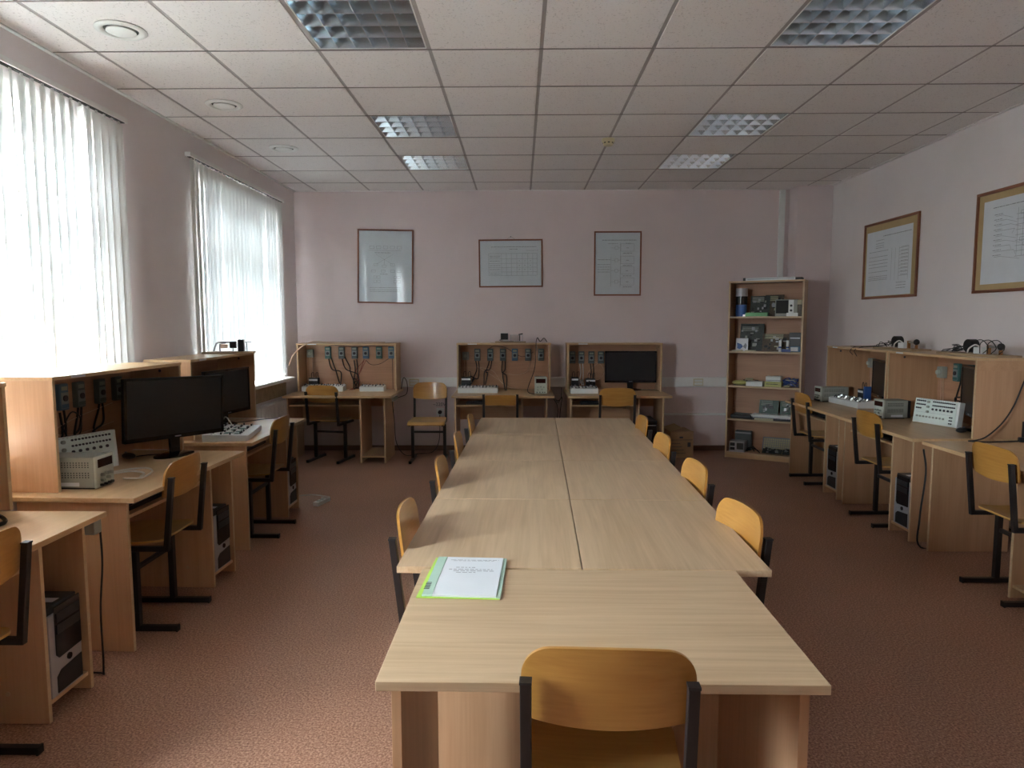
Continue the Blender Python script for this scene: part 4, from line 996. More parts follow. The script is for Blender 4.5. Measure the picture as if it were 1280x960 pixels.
# demonstration boards on the hutches
def make_demo(label, loc, rz, L, kind, W_=0.16):
    t_ = thing('demonstration_board', label, 'demonstration device', loc, rz)
    bx('base_board', 'raw_ply', t_, -L/2, L/2, -W_/2, W_/2, 0, 0.014, bevel=0.001)
    if kind == 'bracket':
        MB().box(L*0.18, L*0.30, -0.03, 0.03, 0.0145, 0.105).build('relay_block', 'black_plastic', t_, bevel=0.004)
        MB().cyl((L*0.02, 0, 0.065), (L*0.15, 0, 0.065), 0.026, 16).build('motor', 'black_metal', t_)
        MB().tube([(-L*0.30, 0, 0.015), (-L*0.24, 0, 0.075), (-L*0.15, 0, 0.085), (L*0.02, 0, 0.085)], 0.007, 6, sub=2).tube([(-L*0.18, 0.02, 0.015), (-L*0.18, 0.02, 0.07), (-L*0.05, 0, 0.08)], 0.005, 6, sub=2).build('bracket', 'silver', t_)
        MB().box(-L*0.16, -L*0.02, -0.02, 0.02, 0.04, 0.07).build('housing', 'cable_beige', t_, bevel=0.003)
        MB().cyl((L*0.30, 0, 0.085), (L*0.44, 0, 0.085), 0.004, 8).build('shaft', 'steel', t_)
        MB().box(L*0.07, L*0.09, -0.01, 0.01, 0.0145, 0.045).box(L*0.34, L*0.36, -0.01, 0.01, 0.0145, 0.085).build('support', 'steel', t_)
    elif kind == 'scope':
        MB().box(-L*0.32, -L*0.08, -0.035, 0.035, 0.035, 0.105).build('relay_block', 'black_plastic', t_, bevel=0.003)
        MB().box(-L*0.24, -L*0.06, -0.04, 0.04, 0.0145, 0.032).build('white_support', 'plastic_white', t_)
        MB().box(0.0, L*0.40, -0.03, 0.03, 0.0145, 0.020).box(0.0, L*0.40, -0.03, 0.03, 0.083, 0.087).box(0.0, 0.006, -0.03, 0.03, 0.02, 0.083).box(L*0.385, L*0.40, -0.03, 0.03, 0.02, 0.083).build('frame', 'silver', t_)
        MB().cyl((L*0.30, 0, 0.0205), (L*0.30, 0, 0.082), 0.005, 8).cyl((L*0.26, 0, 0.09), (L*0.40, 0, 0.10), 0.006, 8).build('lever', 'black_metal', t_)
        MB().tube([(-L*0.3, -0.02, 0.035), (-L*0.35, -0.06, 0.03), (-L*0.25, -0.075, 0.018), (L*0.1, -0.07, 0.018)], 0.003, 5).build('wires', 'cable_black', t_)
    else:
        MB().cyl((-L*0.10, -0.025, 0.065), (-L*0.10, 0.03, 0.065), 0.046, 18).build('motor', 'black_metal', t_)
        MB().box(L*0.02, L*0.16, -0.035, 0.035, 0.0145, 0.06).build('housing', 'plastic_white', t_, bevel=0.004)
        MB().cyl((L*0.16, 0, 0.065), (L*0.34, 0, 0.065), 0.008, 10).build('shaft', 'steel', t_)
        MB().sphere((L*0.37, 0, 0.068), 0.024).build('black_ball', 'black_plastic', t_, smooth=60)
        MB().box(L*0.36, L*0.38, -0.01, 0.01, 0.0145, 0.045).box(L*0.18, L*0.20, -0.012, 0.012, 0.0145, 0.075).build('support', 'copper', t_)
        rr_ = random.Random(int(L*1000)); wv = MB()
        for k in range(9 if kind == 'tangle' else 4):
            x0 = -L*0.1+rr_.uniform(-0.08, 0.06); P = [(x0, -0.03, 0.06)]
            for q_ in range(4): P.append((x0-L*0.07*(q_+1)+rr_.uniform(-0.03, 0.03), rr_.uniform(-0.07, 0.05), 0.02+rr_.random()*(0.05 if q_ < 3 else 0.0)))
            wv.tube(P, 0.0028, 5)
        if kind == 'tangle':
            for k in range(3):
                x0 = L*(0.1+0.12*k); wv.tube([(x0-0.05, -0.04, 0.02), (x0-0.03, -0.05, 0.09), (x0+0.04, -0.04, 0.11), (x0+0.09, -0.03, 0.06), (x0+0.07, -0.05, 0.02)], 0.0028, 5)
        wv.build('wires', 'cable_black', t_)
        MB().tube([(-L*0.06, -0.04, 0.02), (0, -0.055, 0.05), (L*0.06, -0.04, 0.075), (L*0.12, -0.03, 0.062)], 0.005, 6).build('white_wire', 'cable_white', t_)
    return t_
ZH = 1.251
make_demo('demonstration board with metal bracket and black motor on the third left hutch', (-2.235, 5.31, ZH), R(14), 0.37, 'bracket', 0.15)
make_demo('demonstration board with black relay and steel frame on the middle back hutch', (-0.11, 7.72, ZH), 0, 0.34, 'scope', 0.16)
make_demo('demonstration board with black round motor on the farther right hutch', (3.15, 5.80, ZH), R(-90+4), 0.54, 'motor', 0.16)
make_demo('demonstration board with a big tangle of wires on the nearer right hutch', (3.15, 4.84, ZH), R(-90+2), 0.62, 'tangle', 0.17)
lead('loose black wires spilling over the front edge of the farther right hutch', [(3.12, 6.02, 1.275), (3.05, 6.14, 1.262), (2.97, 6.22, 1.258), (2.94, 6.24, 1.22), (2.945, 6.20, 1.19)], 0.003, extra=[[(3.13, 6.0, 1.28), (3.05, 6.25, 1.26), (3.0, 6.36, 1.258)], [(3.1, 6.05, 1.27), (3.0, 6.12, 1.262), (2.94, 6.16, 1.23), (2.945, 6.12, 1.18)]])

# box at right edge on the desk without hutch
t_ = thing('power_supply', 'black box with white stickers against the wall at the right edge', 'power supply', (3.30, 4.42, ZD), R(-90))
bx('case', 'black_plastic', t_, -0.05, 0.13, -0.075, 0.07, 0, 0.125, bevel=0.004); bx('sticker', 'label_white', t_, -0.0515, -0.0503, -0.07, -0.01, 0.03, 0.10)
bx('sticker', 'yellow_green', t_, -0.053, -0.0517, -0.06, -0.035, 0.04, 0.07)
t_ = thing('multimeter', 'grey meter hanging high at the right picture edge', 'multimeter', (3.383, 4.32, 1.23), R(-90), MG)
bx('meter_case', 'meter_face', t_, -0.05, 0.05, -0.035, 0, -0.16, 0, bevel=0.006)
MB().cyl((0, -0.0352, -0.09), (0, -0.042, -0.09), 0.02, 12).build('dial', 'knob', t_)
lead('white cable ring on the wall above the black box at the right edge', [(3.36, 4.30, 1.07), (3.33, 4.42, 1.02), (3.33, 4.44, 0.93), (3.34, 4.36, 0.87), (3.35, 4.28, 0.90)], 0.005, 'cable_white')
t_ = thing('plug_adapter', 'black plug with silver ring at the end of the cable on the right desk', 'plug', (3.19, 4.41, 0.7215), R(-20))
bx('plug_body', 'black_plastic', t_, -0.02, 0.04, -0.018, 0.018, 0, 0.03, bevel=0.005); MB().cyl((0.041, 0, 0.015), (0.055, 0, 0.015), 0.014, 12).build('plug_ring', 'steel', t_)

# ================================================================ FOLDER on the near table
fo = thing('folder', 'bright green report folder with clear cover lying on the near table', 'folder', (-0.295, 1.893, 0.7212), R(-2.0))
MB().prism([(0, 0), (0.236, -0.004), (0.238, 0.322), (0.006, 0.328)], 0.0, 0.0022, 'xy').build('back_cover', 'folder_green', fo)
MB().prism([(0.040, 0.006), (0.226, 0.002), (0.228, 0.318), (0.046, 0.322)], 0.0024, 0.0075, 'xy').build('pages', 'paper', fo)
bx('spine_strip', 'folder_clear', fo, 0.015, 0.045, 0.004, 0.322, 0.0024, 0.0085, bevel=0.002)
MB().prism([(0.226, 0.0), (0.238, -0.002), (0.239, 0.320), (0.228, 0.322)], 0.0024, 0.0050, 'xy').build('cover_edge', 'folder_clear', fo)
bc = MB()
for k in range(9): bc.box(0.014, 0.030, 0.045+k*0.006, 0.045+k*0.006+(0.002 if k % 2 else 0.0045), 0.0087, 0.009)
bc.build('bar_marks', 'ink', fo)
tx = MB(); rr_ = random.Random(2)
def textline(mb, x0, x1, y, h, z, gap=0.004):
    x = x0
    while x < x1:
        L = rr_.uniform(0.006, 0.018); mb.box(x, min(x+L, x1), y, y+h, z, z+0.0002); x += L+gap
textline(tx, 0.060, 0.215, 0.292, 0.003, 0.0077); textline(tx, 0.07, 0.20, 0.285, 0.0022, 0.0077)
textline(tx, 0.085, 0.145, 0.225, 0.004, 0.0077); textline(tx, 0.065, 0.20, 0.208, 0.004, 0.0077); textline(tx, 0.08, 0.205, 0.195, 0.004, 0.0077); textline(tx, 0.09, 0.15, 0.182, 0.0035, 0.0077)
tx.build('title_print', 'ink_grey', fo)

# ================================================================ PICTURES
def make_picture(label, corner, W_, H_, face, mount, draw, tilt=0.0, paper_rect=None, glass=True, fr=0.016):
    """corner = lower left in wall coordinates; local x right, z up, faces -y"""
    rz = 0 if face == 'back' else R(-90)
    t_ = thing('framed_chart', label, 'picture', corner, rz, 'framed charts on the walls'); t_.rotation_euler = (0, 0, rz)
    if tilt: t_.rotation_euler = (0, tilt, rz)
    for nm, a in (('h', (0, W_, 0, fr)), ('h', (0, W_, H_-fr, H_)), ):
        bx('frame_rail', 'framewood_x', t_, a[0], a[1], -0.018, 0, a[2], a[3], bevel=0.003)
    for x in (0, W_-fr): bx('frame_rail', 'framewood_z', t_, x, x+fr, -0.018, 0, fr+0.0003, H_-fr-0.0003, bevel=0.003)
    bx('mount', mount, t_, fr+0.0003, W_-fr-0.0003, -0.006, -0.001, fr+0.0003, H_-fr-0.0003)
    px0, px1, pz0, pz1 = paper_rect or (fr, W_-fr, fr, H_-fr)
    bx('paper_sheet', 'paper', t_, px0+0.002, px1-0.002, -0.0072, -0.0062, pz0+0.002, pz1-0.002)
    pr = MB(); draw(pr, px0, px1, pz0, pz1); pr.build('print', 'ink_grey', t_, smooth=0)
    if glass: bx('glass', 'picture_glass', t_, fr+0.0003, W_-fr-0.0003, -0.012, -0.010, fr+0.0003, H_-fr-0.0003)
    return t_
YI = -0.0076
def ln(mb, x0, z0, x1, z1, w_=0.0022):
    if abs(x1-x0) < 1e-6: mb.box(x0-w_/2, x0+w_/2, YI, YI+0.0003, z0, z1)
    elif abs(z1-z0) < 1e-6: mb.box(x0, x1, YI, YI+0.0003, z0-w_/2, z0+w_/2)
    else: mb.bar((x0, YI, z0), (x1, YI, z1), w_*0.8, 0.0003, upv=(0, 1, 0))
def words_(mb, x0, x1, z, rnd, h=0.005):
    x = x0
    while x < x1:
        L = rnd.uniform(0.012, 0.04); mb.box(x, min(x+L, x1), YI, YI+0.0003, z, z+h); x += L+0.006
def rect(mb, x0, x1, z0, z1): ln(mb, x0, z0, x1, z0); ln(mb, x0, z1, x1, z1); ln(mb, x0, z0, x0, z1); ln(mb, x1, z0, x1, z1)
def draw_tree(mb, a, b_, c, d_):
    rn = random.Random(11); W_ = b_-a; H_ = d_-c
    def P(u, v_): return a+u*W_, c+v_*H_
    for k in range(5): x, z = P(0.20+0.13*k, 0.75); rect(mb, x, x+0.05, z, z+0.03)
    ln(mb, *P(0.18, 0.725), *P(0.80, 0.725)); words_(mb, P(0.3, 0)[0], P(0.6, 0)[0], P(0, 0.69)[1], rn)
    ln(mb, *P(0.32, 0.67), *P(0.48, 0.60)); ln(mb, *P(0.64, 0.67), *P(0.48, 0.60)); ln(mb, *P(0.48, 0.52), *P(0.48, 0.60)); ln(mb, *P(0.48, 0.60), *P(0.32, 0.53)); ln(mb, *P(0.48, 0.60), *P(0.64, 0.53))
    for u, v_ in ((0.28, 0.51), (0.60, 0.51), (0.44, 0.49), (0.24, 0.42), (0.42, 0.42), (0.60, 0.42), (0.72, 0.42)): x, z = P(u, v_); rect(mb, x, x+0.045, z, z+0.025)
    words_(mb, P(0.4, 0)[0], P(0.55, 0)[0], P(0, 0.39)[1], rn)
    for u in (0.28, 0.66):
        for r_ in range(2):
            for q_ in range(2): x, z = P(u+q_*0.07, 0.27+r_*0.06); rect(mb, x, x+0.03, z, z+0.03)
    for v_ in (0.20, 0.17, 0.145): words_(mb, P(0.2, 0)[0], P(0.78, 0)[0], P(0, v_)[1], rn, 0.004)
def draw_table(mb, a, b_, c, d_):
    rn = random.Random(12); W_ = b_-a; H_ = d_-c
    X = lambda u: a+u*W_
    Z = lambda v_: c+v_*H_
    words_(mb, X(0.18), X(0.92), Z(0.86), rn); words_(mb, X(0.48), X(0.62), Z(0.81), rn); words_(mb, X(0.76), X(0.95), Z(0.78), rn, 0.003)
    rect(mb, X(0.14), X(0.93), Z(0.23), Z(0.72))
    for v_ in (0.60, 0.50, 0.41, 0.31): ln(mb, X(0.14), Z(v_), X(0.93), Z(v_))
    for u in (0.35, 0.43, 0.51, 0.60, 0.69, 0.78, 0.86): ln(mb, X(u), Z(0.23), X(u), Z(0.72))
    for v_ in (0.66, 0.63, 0.55, 0.45, 0.36, 0.26): words_(mb, X(0.155), X(0.33), Z(v_), rn, 0.004)
    for v_ in (0.55, 0.45, 0.36): 
        for u in (0.63, 0.72, 0.81): words_(mb, X(u), X(u)+0.015, Z(v_), rn, 0.004)
def draw_blocks(mb, a, b_, c, d_):
    rn = random.Random(13); W_ = b_-a; H_ = d_-c
    X = lambda u: a+u*W_
    Z = lambda v_: c+v_*H_
    words_(mb, X(0.15), X(0.92), Z(0.875), rn, 0.007); words_(mb, X(0.28), X(0.5), Z(0.82), rn, 0.004); words_(mb, X(0.68), X(0.8), Z(0.825), rn, 0.004)
    ln(mb, X(0.56), Z(0.11), X(0.56), Z(0.84))
    for v_ in (0.70, 0.50, 0.33, 0.15):
        rect(mb, X(0.57), X(0.87), Z(v_), Z(v_+0.12)); words_(mb, X(0.62), X(0.82), Z(v_-0.035), rn, 0.006); words_(mb, X(0.69), X(0.75), Z(v_+0.05), rn, 0.005)
        rect(mb, X(0.44), X(0.51), Z(v_+0.03), Z(v_+0.08)); ln(mb, X(0.35), Z(v_+0.055), X(0.44), Z(v_+0.055)); ln(mb, X(0.51), Z(v_+0.055), X(0.56), Z(v_+0.055))
    ln(mb, X(0.35), Z(0.12), X(0.35), Z(0.62))
    for v_ in (0.56, 0.48, 0.44, 0.40, 0.36): words_(mb, X(0.05), X(0.33), Z(v_), rn, 0.005)
def draw_r1(mb, a, b_, c, d_):
    rn = random.Random(14); W_ = b_-a; H_ = d_-c
    X = lambda u: a+u*W_
    Z = lambda v_: c+v_*H_
    words_(mb, X(0.38), X(0.97), Z(0.90), rn, 0.006)
    for v_ in (0.85, 0.80, 0.765, 0.735): words_(mb, X(0.22), X(0.40), Z(v_), rn, 0.004)
    for v_ in (0.68, 0.60, 0.54, 0.49, 0.44, 0.37, 0.30, 0.27, 0.245): words_(mb, X(0.07), X(0.5), Z(v_), rn, 0.004)
    for k in range(9): ln(mb, X(0.74), Z(0.68-0.05*k), X(0.93), Z(0.68-0.05*k)); words_(mb, X(0.78), X(0.92), Z(0.69-0.05*k), rn, 0.004)
    for u in (0.58, 0.66, 0.74, 0.93): ln(mb, X(u), Z(0.22), X(u), Z(0.70))
    for v_ in (0.18, 0.14, 0.10): words_(mb, X(0.7), X(0.9), Z(v_), rn, 0.004)
def draw_r2(mb, a, b_, c, d_):
    rn = random.Random(15); W_ = b_-a; H_ = d_-c
    X = lambda u: a+u*W_
    Z = lambda v_: c+v_*H_
    words_(mb, X(0.12), X(0.8), Z(0.90), rn, 0.005)
    for k in range(9):
        v_ = 0.80-0.06*k; ln(mb, X(0.16), Z(v_), X(0.24+0.05*(k % 4)), Z(v_)); ln(mb, X(0.24+0.05*(k % 4)), Z(v_), X(0.36+0.05*(k % 3)), Z(v_-0.05)); words_(mb, X(0.14), X(0.24), Z(v_+0.015), rn, 0.004)
        ln(mb, X(0.40), Z(v_-0.02), X(0.75), Z(v_-0.02)); rect(mb, X(0.45+0.04*(k % 5)), X(0.52+0.04*(k % 5)), Z(v_-0.03), Z(v_+0.01))
    for k in range(6): ln(mb, X(0.42+0.06*k), Z(0.30), X(0.42+0.06*k), Z(0.85))
yp = YB-0.003
p = make_picture('framed line diagram on white paper, leftmost on the back wall', (-1.852, yp, 1.700), 0.632, 0.828, 'back', 'paper', draw_tree, tilt=R(1.2))
make_picture('framed landscape chart with a printed table, middle of the back wall', (-0.468, yp, 1.869), 0.722, 0.535, 'back', 'paper', draw_table, tilt=R(-0.4))
make_picture('framed block diagram, narrow upright one on the right of the back wall', (0.829, yp, 1.774), 0.532, 0.718, 'back', 'paper', draw_blocks)
xp = XR-0.003
make_picture('framed chart on brown mount, the farther one on the right wall', (xp, 6.955, 1.695), 0.94, 0.718, 'right', 'mount_board', draw_r1, paper_rect=(0.05, 0.845, 0.025, 0.635), glass=False, fr=0.022)
make_picture('framed diagram on brown mount, cut by the right picture edge', (xp, 5.272, 1.690), 1.0, 0.724, 'right', 'mount_board', draw_r2, paper_rect=(0.075, 0.93, 0.06, 0.655), glass=False, fr=0.022)
tag(MB().cyl((-0.108, YB-0.001, 2.435), (-0.108, YB-0.012, 2.435), 0.005, 8).tube([(-0.15, YB-0.006, 2.407), (-0.108, YB-0.008, 2.440), (-0.06, YB-0.006, 2.407)], 0.001, 4, sub=0).build('picture_nail', 'ink'), 'nail and string above the middle chart on the back wall', 'nail')

# ================================================================ BOOKSHELF
BA = R(-29); bl = (2.240, 7.560)
bs = thing('bookshelf', 'tall open beech bookshelf with five compartments, set at an angle', 'bookshelf', (bl[0], bl[1], 0), BA)
BW, BD, BH = 0.755, 0.27, 1.91
for x in (0, BW-0.017):
    p = bx('side_panel', 'beechside_z', bs, x, x+0.017, 0.002, BD, 0, BH-0.0175, bevel=0.001); bx('edge_band', 'edge_band', p, x, x+0.017, 0, 0.0018, 0, BH-0.0175)
bx('top_board', 'beech_x', bs, -0.004, BW+0.004, -0.003, BD, BH-0.017, BH, bevel=0.001)
SZ = [0.062, 0.430, 0.790, 1.163, 1.535]
for z in SZ:
    p = bx('shelf', 'beech_x', bs, 0.0175, BW-0.0175, 0.006, BD-0.008, z-0.018, z, bevel=0.001); bx('edge_band', 'edge_band', p, 0.0175, BW-0.0175, 0.004, 0.0058, z-0.018, z)
bx('kick_board', 'beech_x', bs, 0.0175, BW-0.0175, 0.008, 0.024, 0.0, 0.043)
bx('back_panel', 'hutchback', bs, 0.0, BW, BD+0.0003, BD+0.004, 0.0, BH-0.002)
def BP(x, y, z):
    c, s = math.cos(BA), math.sin(BA); return (bl[0]+x*c-y*s, bl[1]+x*s+y*c, z)
def shelf_item(name, label, cat, x, y, z, group=None, rz=0): return thing(name, label, cat, BP(x, y, z+0.0006), BA+rz, group)
def make_pcb(label, x, y, z, W_, H_, m_, seed, lean=R(-12), rz=0, flat=False):
    t_ = shelf_item('circuit_board', label, 'circuit board', x, y, z, 'circuit boards on the bookshelf', rz)
    rn = random.Random(seed); t_.rotation_euler = (R(-90) if False else lean, 0, BA+rz)
    if flat:
        t_.rotation_euler = (R(-66), 0, BA+rz)
        t_.location = BP(x, y-H_*0.45, z+0.014)
    bx('board', m_, t_, -W_/2, W_/2, 0, 0.002, 0, H_)
    cp = MB(); cs = MB(); cw = MB()
    for k in range(14):
        u = rn.uniform(-W_/2+0.01, W_/2-0.05); v_ = rn.uniform(0.01, H_-0.05); w_, h_ = rn.uniform(0.012, 0.04), rn.uniform(0.01, 0.035)
        (cp, cs, cw)[rn.choice((0, 0, 1, 1, 2))].box(u, u+w_, -rn.uniform(0.004, 0.012), -0.0003, v_, v_+h_)
    for k in range(4): cw.box(-W_/2+0.02, W_/2-0.06, -0.009, -0.0003, H_*0.72+k*0.014, H_*0.72+k*0.014+0.006)
    cp.build('chips', 'black_plastic', t_); cs.build('capacitors', 'silver', t_); cw.build('slots', 'psu_grey' if m_ != 'pcb_brown' else 'cream_keys', t_)
    return t_
z = SZ[4]
c_ = shelf_item('disc_spindle', 'tall stack of discs with silver and blue wrapper, top shelf left', 'disc spindle', 0.115, 0.10, z)
MB().cyl((0, 0, 0), (0, 0, 0.125), 0.055, 24).build('lower_wrapper', 'blue_plastic', c_); MB().cyl((0, 0, 0.1255), (0, 0, 0.215), 0.060, 24).build('dark_middle', 'black_gloss', c_); MB().cyl((0, 0, 0.2155), (0, 0, 0.30), 0.062, 24).build('clear_top', 'silver', c_)
make_pcb('dark circuit board standing behind the green strip, top shelf', 0.295, 0.14, z, 0.20, 0.225, 'pcb_dark', 1)
make_pcb('brown circuit board standing right of the dark one, top shelf', 0.44, 0.15, z, 0.19, 0.235, 'pcb_brown', 2)
g1 = shelf_item('green_module', 'bright green plastic strip lying at the front of the top shelf', 'module', 0.30, 0.03, z); bx('module_body', 'green_plastic', g1, -0.13, 0.10, 0, 0.04, 0, 0.04, bevel=0.003); bx('module_edge', 'steel', g1, -0.155, -0.131, 0.005, 0.035, 0, 0.02)
sc_ = shelf_item('display_unit', 'small white framed display unit on the top shelf', 'display unit', 0.565, 0.06, z)
bx('unit_case', 'psu_grey', sc_, -0.10, 0.12, 0.012, 0.11, 0, 0.175, bevel=0.004); bx('unit_screen', 'gap_dark', sc_, -0.09, 0.03, 0.004, 0.0115, 0.03, 0.165); bx('unit_control', 'plastic_white', sc_, 0.035, 0.085, 0.003, 0.0115, 0.02, 0.17)
MB().cyl((0.06, 0.0025, 0.11), (0.06, -0.006, 0.11), 0.012, 12).cyl((0.06, 0.0025, 0.06), (0.06, -0.006, 0.06), 0.012, 12).build('knobs', 'knob', sc_); bx('unit_base', 'plastic_white', sc_, 0.02, 0.13, -0.03, 0.0, 0, 0.035)
g2 = shelf_item('component_box', 'dark box at the right end of the top shelf', 'box', 0.705, 0.10, z); bx('box_body', 'pcb_brown', g2, -0.022, 0.02, -0.03, 0.08, 0, 0.12, bevel=0.003); bx('box_lid', 'cream_keys', g2, -0.022, 0.02, -0.03, 0.08, 0.1205, 0.17, bevel=0.003)
z = SZ[3]
make_pcb('large dark circuit board standing on the second shelf, left half', 0.215, 0.16, z, 0.25, 0.30, 'pcb_dark', 3)
f1 = shelf_item('leaflet', 'square card with a blue swirl standing on the second shelf', 'card', 0.13, 0.06, z); bx('card', 'label_white', f1, -0.055, 0.07, 0, 0.006, 0, 0.14); f1.rotation_euler.x = R(-8)
MB().prism([(-0.04, 0.03), (-0.01, 0.02), (0.02, 0.05), (0.0, 0.075), (-0.045, 0.09)], -0.002, -0.0004, 'xz').build('blue_swirl', 'blue_plastic', f1); MB().prism([(0.02, 0.05), (0.05, 0.02), (0.06, 0.06), (0.045, 0.09)], -0.002, -0.0004, 'xz').build('grey_swirl', 'ink_grey', f1)
for i, (x, lab) in enumerate(((0.10, 'thin white module lying at the left front of the second shelf'), (0.235, 'thin white module lying right of the swirl card, second shelf'))):
    g3 = shelf_item('memory_module', lab, 'module', x, 0.03, z); bx('module_body', 'cream_keys', g3, -0.055, 0.055, -0.015, 0.02, 0, 0.012)
make_pcb('open circuit unit with coloured coils in the middle of the second shelf', 0.47, 0.12, z, 0.27, 0.19, 'pcb_brown', 4)
for x, lab in ((0.53, 'short white tube leaning left, second shelf'), (0.605, 'short white tube leaning right, second shelf')):
    g4 = shelf_item('tube', lab, 'tube', x, 0.05, z); MB().cyl((0, 0, 0), (0, 0, 0.12), 0.014, 12).build('tube_body', 'plastic_white', g4); MB().cyl((0, 0, 0.04), (0, 0, 0.055), 0.0148, 12).build('tube_ring', 'knob_blue', g4)
g5 = shelf_item('drive_unit', 'black metal drive bay at the right end of the second shelf', 'drive', 0.675, 0.06, z)
bx('drive_case', 'black_metal', g5, -0.06, 0.055, 0, 0.16, 0.058, 0.20, bevel=0.003); bx('drive_slot', 'silver', g5, -0.05, 0.045, -0.004, -0.0005, 0.14, 0.15); bx('blue_box', 'meter_blue', g5, -0.05, 0.05, 0.0, 0.14, 0.0, 0.0575, bevel=0.002)
MB().box(-0.04, 0.03, -0.002, -0.0003, 0.01, 0.05).build('sticker', 'label_white', g5)
g6 = shelf_item('connector_block', 'low blue connector block at the front of the second shelf', 'connector', 0.60, 0.012, z); bx('connector_body', 'knob_blue', g6, -0.05, 0.04, 0, 0.02, 0, 0.03)
z = SZ[2]
g = shelf_item('modem', 'flat yellowish rounded device on the middle shelf, far left', 'device', 0.12, 0.10, z); MB().sphere((0, 0, 0.028), 0.075, sc=(1.1, 0.8, 0.36), n=18, k=8).build('device_shell', 'yellow_green', g, smooth=60); bx('device_base', 'vent_dark', g, -0.06, 0.06, -0.04, 0.04, 0, 0.006)
make_pcb('grey circuit card lying flat on the middle shelf', 0.215, 0.17, z, 0.16, 0.10, 'pcb_brown', 5, flat=True)
g = shelf_item('switch_box', 'flat white box lying on the middle shelf, left of centre', 'box', 0.285, 0.045, z); bx('box_body', 'plastic_white', g, -0.085, 0.085, -0.03, 0.10, 0, 0.05, bevel=0.004)
g = shelf_item('floppy_drive', 'cream box at the bottom of the small stack, middle shelf', 'box', 0.475, 0.04, z); bx('box_body', 'yellow_green', g, -0.085, 0.085, -0.02, 0.12, 0, 0.055, bevel=0.004); bx('slot', 'vent_dark', g, -0.07, 0.05, -0.022, -0.0205, 0.028, 0.034)
g = shelf_item('switch_box', 'pale grey box on top of the cream box, middle shelf', 'box', 0.475, 0.04, z+0.056); bx('box_body', 'plastic_white', g, -0.075, 0.075, -0.015, 0.12, 0, 0.055, bevel=0.004); bx('dark_seam', 'ink_grey', g, -0.074, 0.074, -0.0158, -0.0152, 0.012, 0.018)
g = shelf_item('wire_pile', 'heap of blue and grey wires at the right of the middle shelf', 'wires', 0.645, 0.11, z); wv = MB(); rn = random.Random(4)
for k in range(12): wv.tube([(rn.uniform(-0.09, 0.07), rn.uniform(-0.05, 0.06), 0.006+rn.random()*0.09) for q_ in range(4)], 0.005, 5, sub=4)
wv.build('wire_loops', 'knob_blue', g); wv = MB()
for k in range(8): wv.tube([(rn.uniform(-0.09, 0.07), rn.uniform(-0.05, 0.06), 0.006+rn.random()*0.08) for q_ in range(4)], 0.006, 5, sub=4)
wv.build('grey_loops', 'psu_grey', g)
g = shelf_item('plastic_puck', 'small cream oval at the front of the middle shelf', 'device', 0.615, 0.022, z); MB().sphere((0, 0, 0.014), 0.035, sc=(1, 0.55, 0.4), n=14).build('puck_shell', 'cream_keys', g, smooth=60)
z = SZ[1]
g = shelf_item('modem', 'flat black device at the left of the fourth shelf', 'device', 0.14, 0.08, z); bx('device_shell', 'black_plastic', g, -0.10, 0.12, -0.04, 0.12, 0, 0.045, bevel=0.012); bx('top_pad', 'meter_grey', g, -0.06, 0.07, -0.01, 0.08, 0.0452, 0.05)
make_pcb('green circuit board standing at the back of the fourth shelf', 0.41, 0.19, z, 0.20, 0.20, 'pcb_green', 6)
make_pcb('dark green circuit board at the back right of the fourth shelf', 0.62, 0.19, z, 0.19, 0.20, 'pcb_green', 7)
def kb(label, x, y, z, rz, m_, km):
    t_ = make_keyboard(label, BP(x, y, z+0.0006), BA+rz, m_, km, group='old keyboards on the bookshelf'); return t_
kb('black keyboard underneath the white one on the fourth shelf', 0.48, 0.10, z, R(2), 'black_plastic', 'silver')
t_ = kb('white keyboard on top of the black one on the fourth shelf', 0.47, 0.12, z+0.0285, R(-3), 'plastic_white', 'plastic_white')
g = shelf_item('switch_box', 'thin white box at the front of the fourth shelf', 'box', 0.41, 0.014, z); bx('box_body', 'cream_keys', g, -0.11, 0.08, -0.012, 0.008, 0, 0.022, bevel=0.002)
z = SZ[0]
g = shelf_item('power_unit', 'grey computer power unit at the lower left of the bottom shelf', 'power unit', 0.12, 0.03, z)
bx('unit_case', 'steel', g, -0.08, 0.08, 0, 0.14, 0, 0.115, bevel=0.002); bx('fan_grille', 'vent_dark', g, 0.0, 0.07, -0.002, -0.0003, 0.03, 0.10); bx('mains_socket', 'black_plastic', g, -0.07, -0.02, -0.003, -0.0003, 0.065, 0.10); bx('mains_socket', 'black_plastic', g, -0.07, -0.02, -0.003, -0.0003, 0.02, 0.05)
g = shelf_item('power_unit', 'dark metal unit standing behind the power unit on the bottom shelf', 'power unit', 0.15, 0.205, z); bx('unit_case', 'meter_grey', g, -0.08, 0.09, -0.03, 0.05, 0, 0.21, bevel=0.003); bx('unit_rim', 'silver', g, -0.08, 0.09, -0.034, -0.0305, 0.185, 0.20)
make_pcb('circuit card lying on the bottom shelf, right of centre', 0.48, 0.10, z, 0.20, 0.13, 'pcb_dark', 8, flat=True); make_pcb('circuit card with silver parts at the right of the bottom shelf', 0.655, 0.10, z, 0.14, 0.14, 'pcb_dark', 9, flat=True)
t_ = make_keyboard('cream keyboard leaning on the back of the bottom shelf', BP(0.545, 0.175, z+0.092), BA, 'ink_grey', 'cream_keys', group='old keyboards on the bookshelf', W_=0.36); t_.rotation_euler = (R(62), 0, BA)
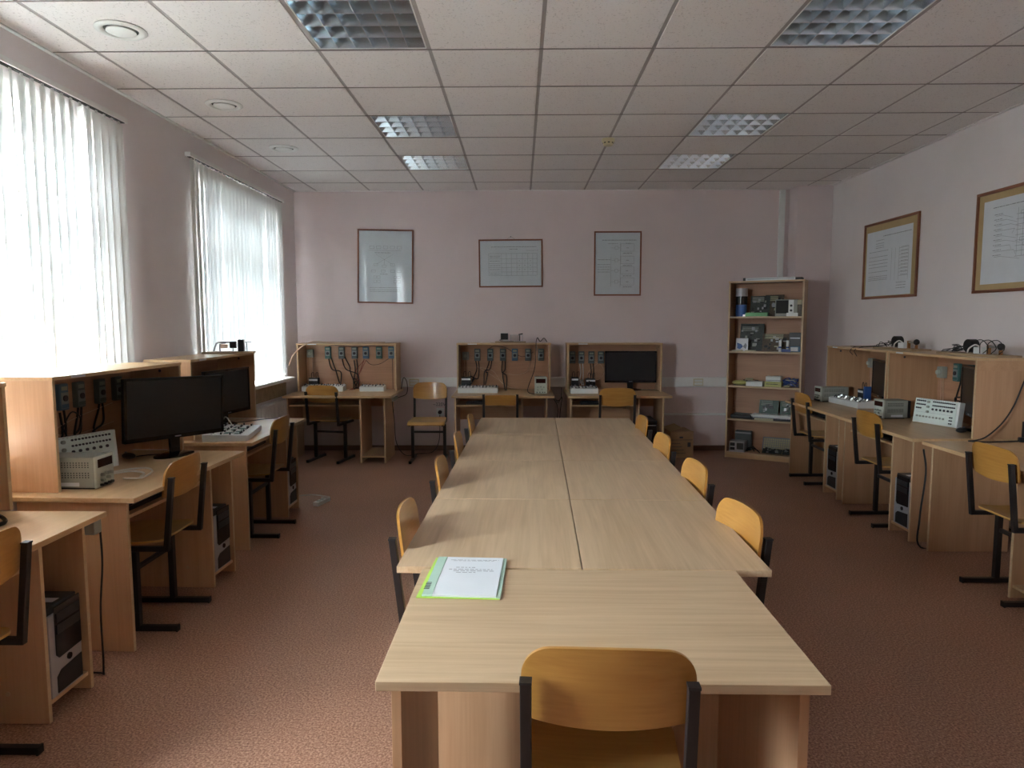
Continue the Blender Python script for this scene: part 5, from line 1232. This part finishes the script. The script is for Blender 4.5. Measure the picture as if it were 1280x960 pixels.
lead('pile of dark wires on the bottom shelf beside the power unit', [BP(0.22, 0.06, z+0.012), BP(0.26, 0.10, z+0.05), BP(0.30, 0.05, z+0.02), BP(0.27, 0.12, z+0.06), BP(0.34, 0.09, z+0.012)], 0.005, extra=[[BP(0.21, 0.04, z+0.012), BP(0.25, 0.03, z+0.06), BP(0.31, 0.08, z+0.04), BP(0.36, 0.04, z+0.012)], [BP(0.23, 0.10, z+0.02), BP(0.28, 0.05, z+0.07), BP(0.33, 0.12, z+0.012)]])
# long white device on top of the bookshelf
g = shelf_item('lamp_bar', 'long pale bar with black end lying on top of the bookshelf', 'device', 0.155, 0.10, BH+0.001)
bx('bar_body', 'plastic_white', g, 0.0, 0.50, -0.03, 0.05, 0, 0.032, bevel=0.004); bx('bar_end', 'black_plastic', g, -0.028, -0.0005, -0.02, 0.04, 0, 0.034, bevel=0.006); bx('bar_tail', 'vent_dark', g, 0.5005, 0.57, -0.04, 0.06, 0, 0.026, bevel=0.004)
bx('bar_stripe', 'ink_grey', g, 0.02, 0.49, -0.0312, -0.0302, 0.015, 0.020)

# cardboard box beside the right back desk
g = thing('cardboard_box', 'brown cardboard box on the floor right of the right back desk', 'box', (1.63, 7.50, 0.0), R(3))
bx('box_body', 'cardboard', g, 0, 0.255, 0, 0.34, 0.001, 0.285, bevel=0.003)
MB().prism([(0.0, 0.0), (0.255, 0.0), (0.20, 0.33), (0.0, 0.33)], 0.2855, 0.290, 'xy').build('box_flap', 'cardboard', g)
fl = MB().bar((0, 0.17, 0.291), (0.13, 0.17, 0.330), 0.33, 0.003, upv=(0, 0, 1)).build('box_flap', 'mount_board', g)
mk = MB().box(0.01, 0.245, -0.0008, -0.0002, 0.195, 0.20)
for k in range(4): mk.box(0.02, 0.17-0.02*k, -0.0008, -0.0002, 0.05+0.035*k, 0.055+0.035*k)
mk.box(0.19, 0.225, -0.0008, -0.0002, 0.12, 0.17); mk.box(0.10, 0.14, -0.0008, -0.0002, 0.215, 0.235)
mk.build('box_print', 'ink', g)
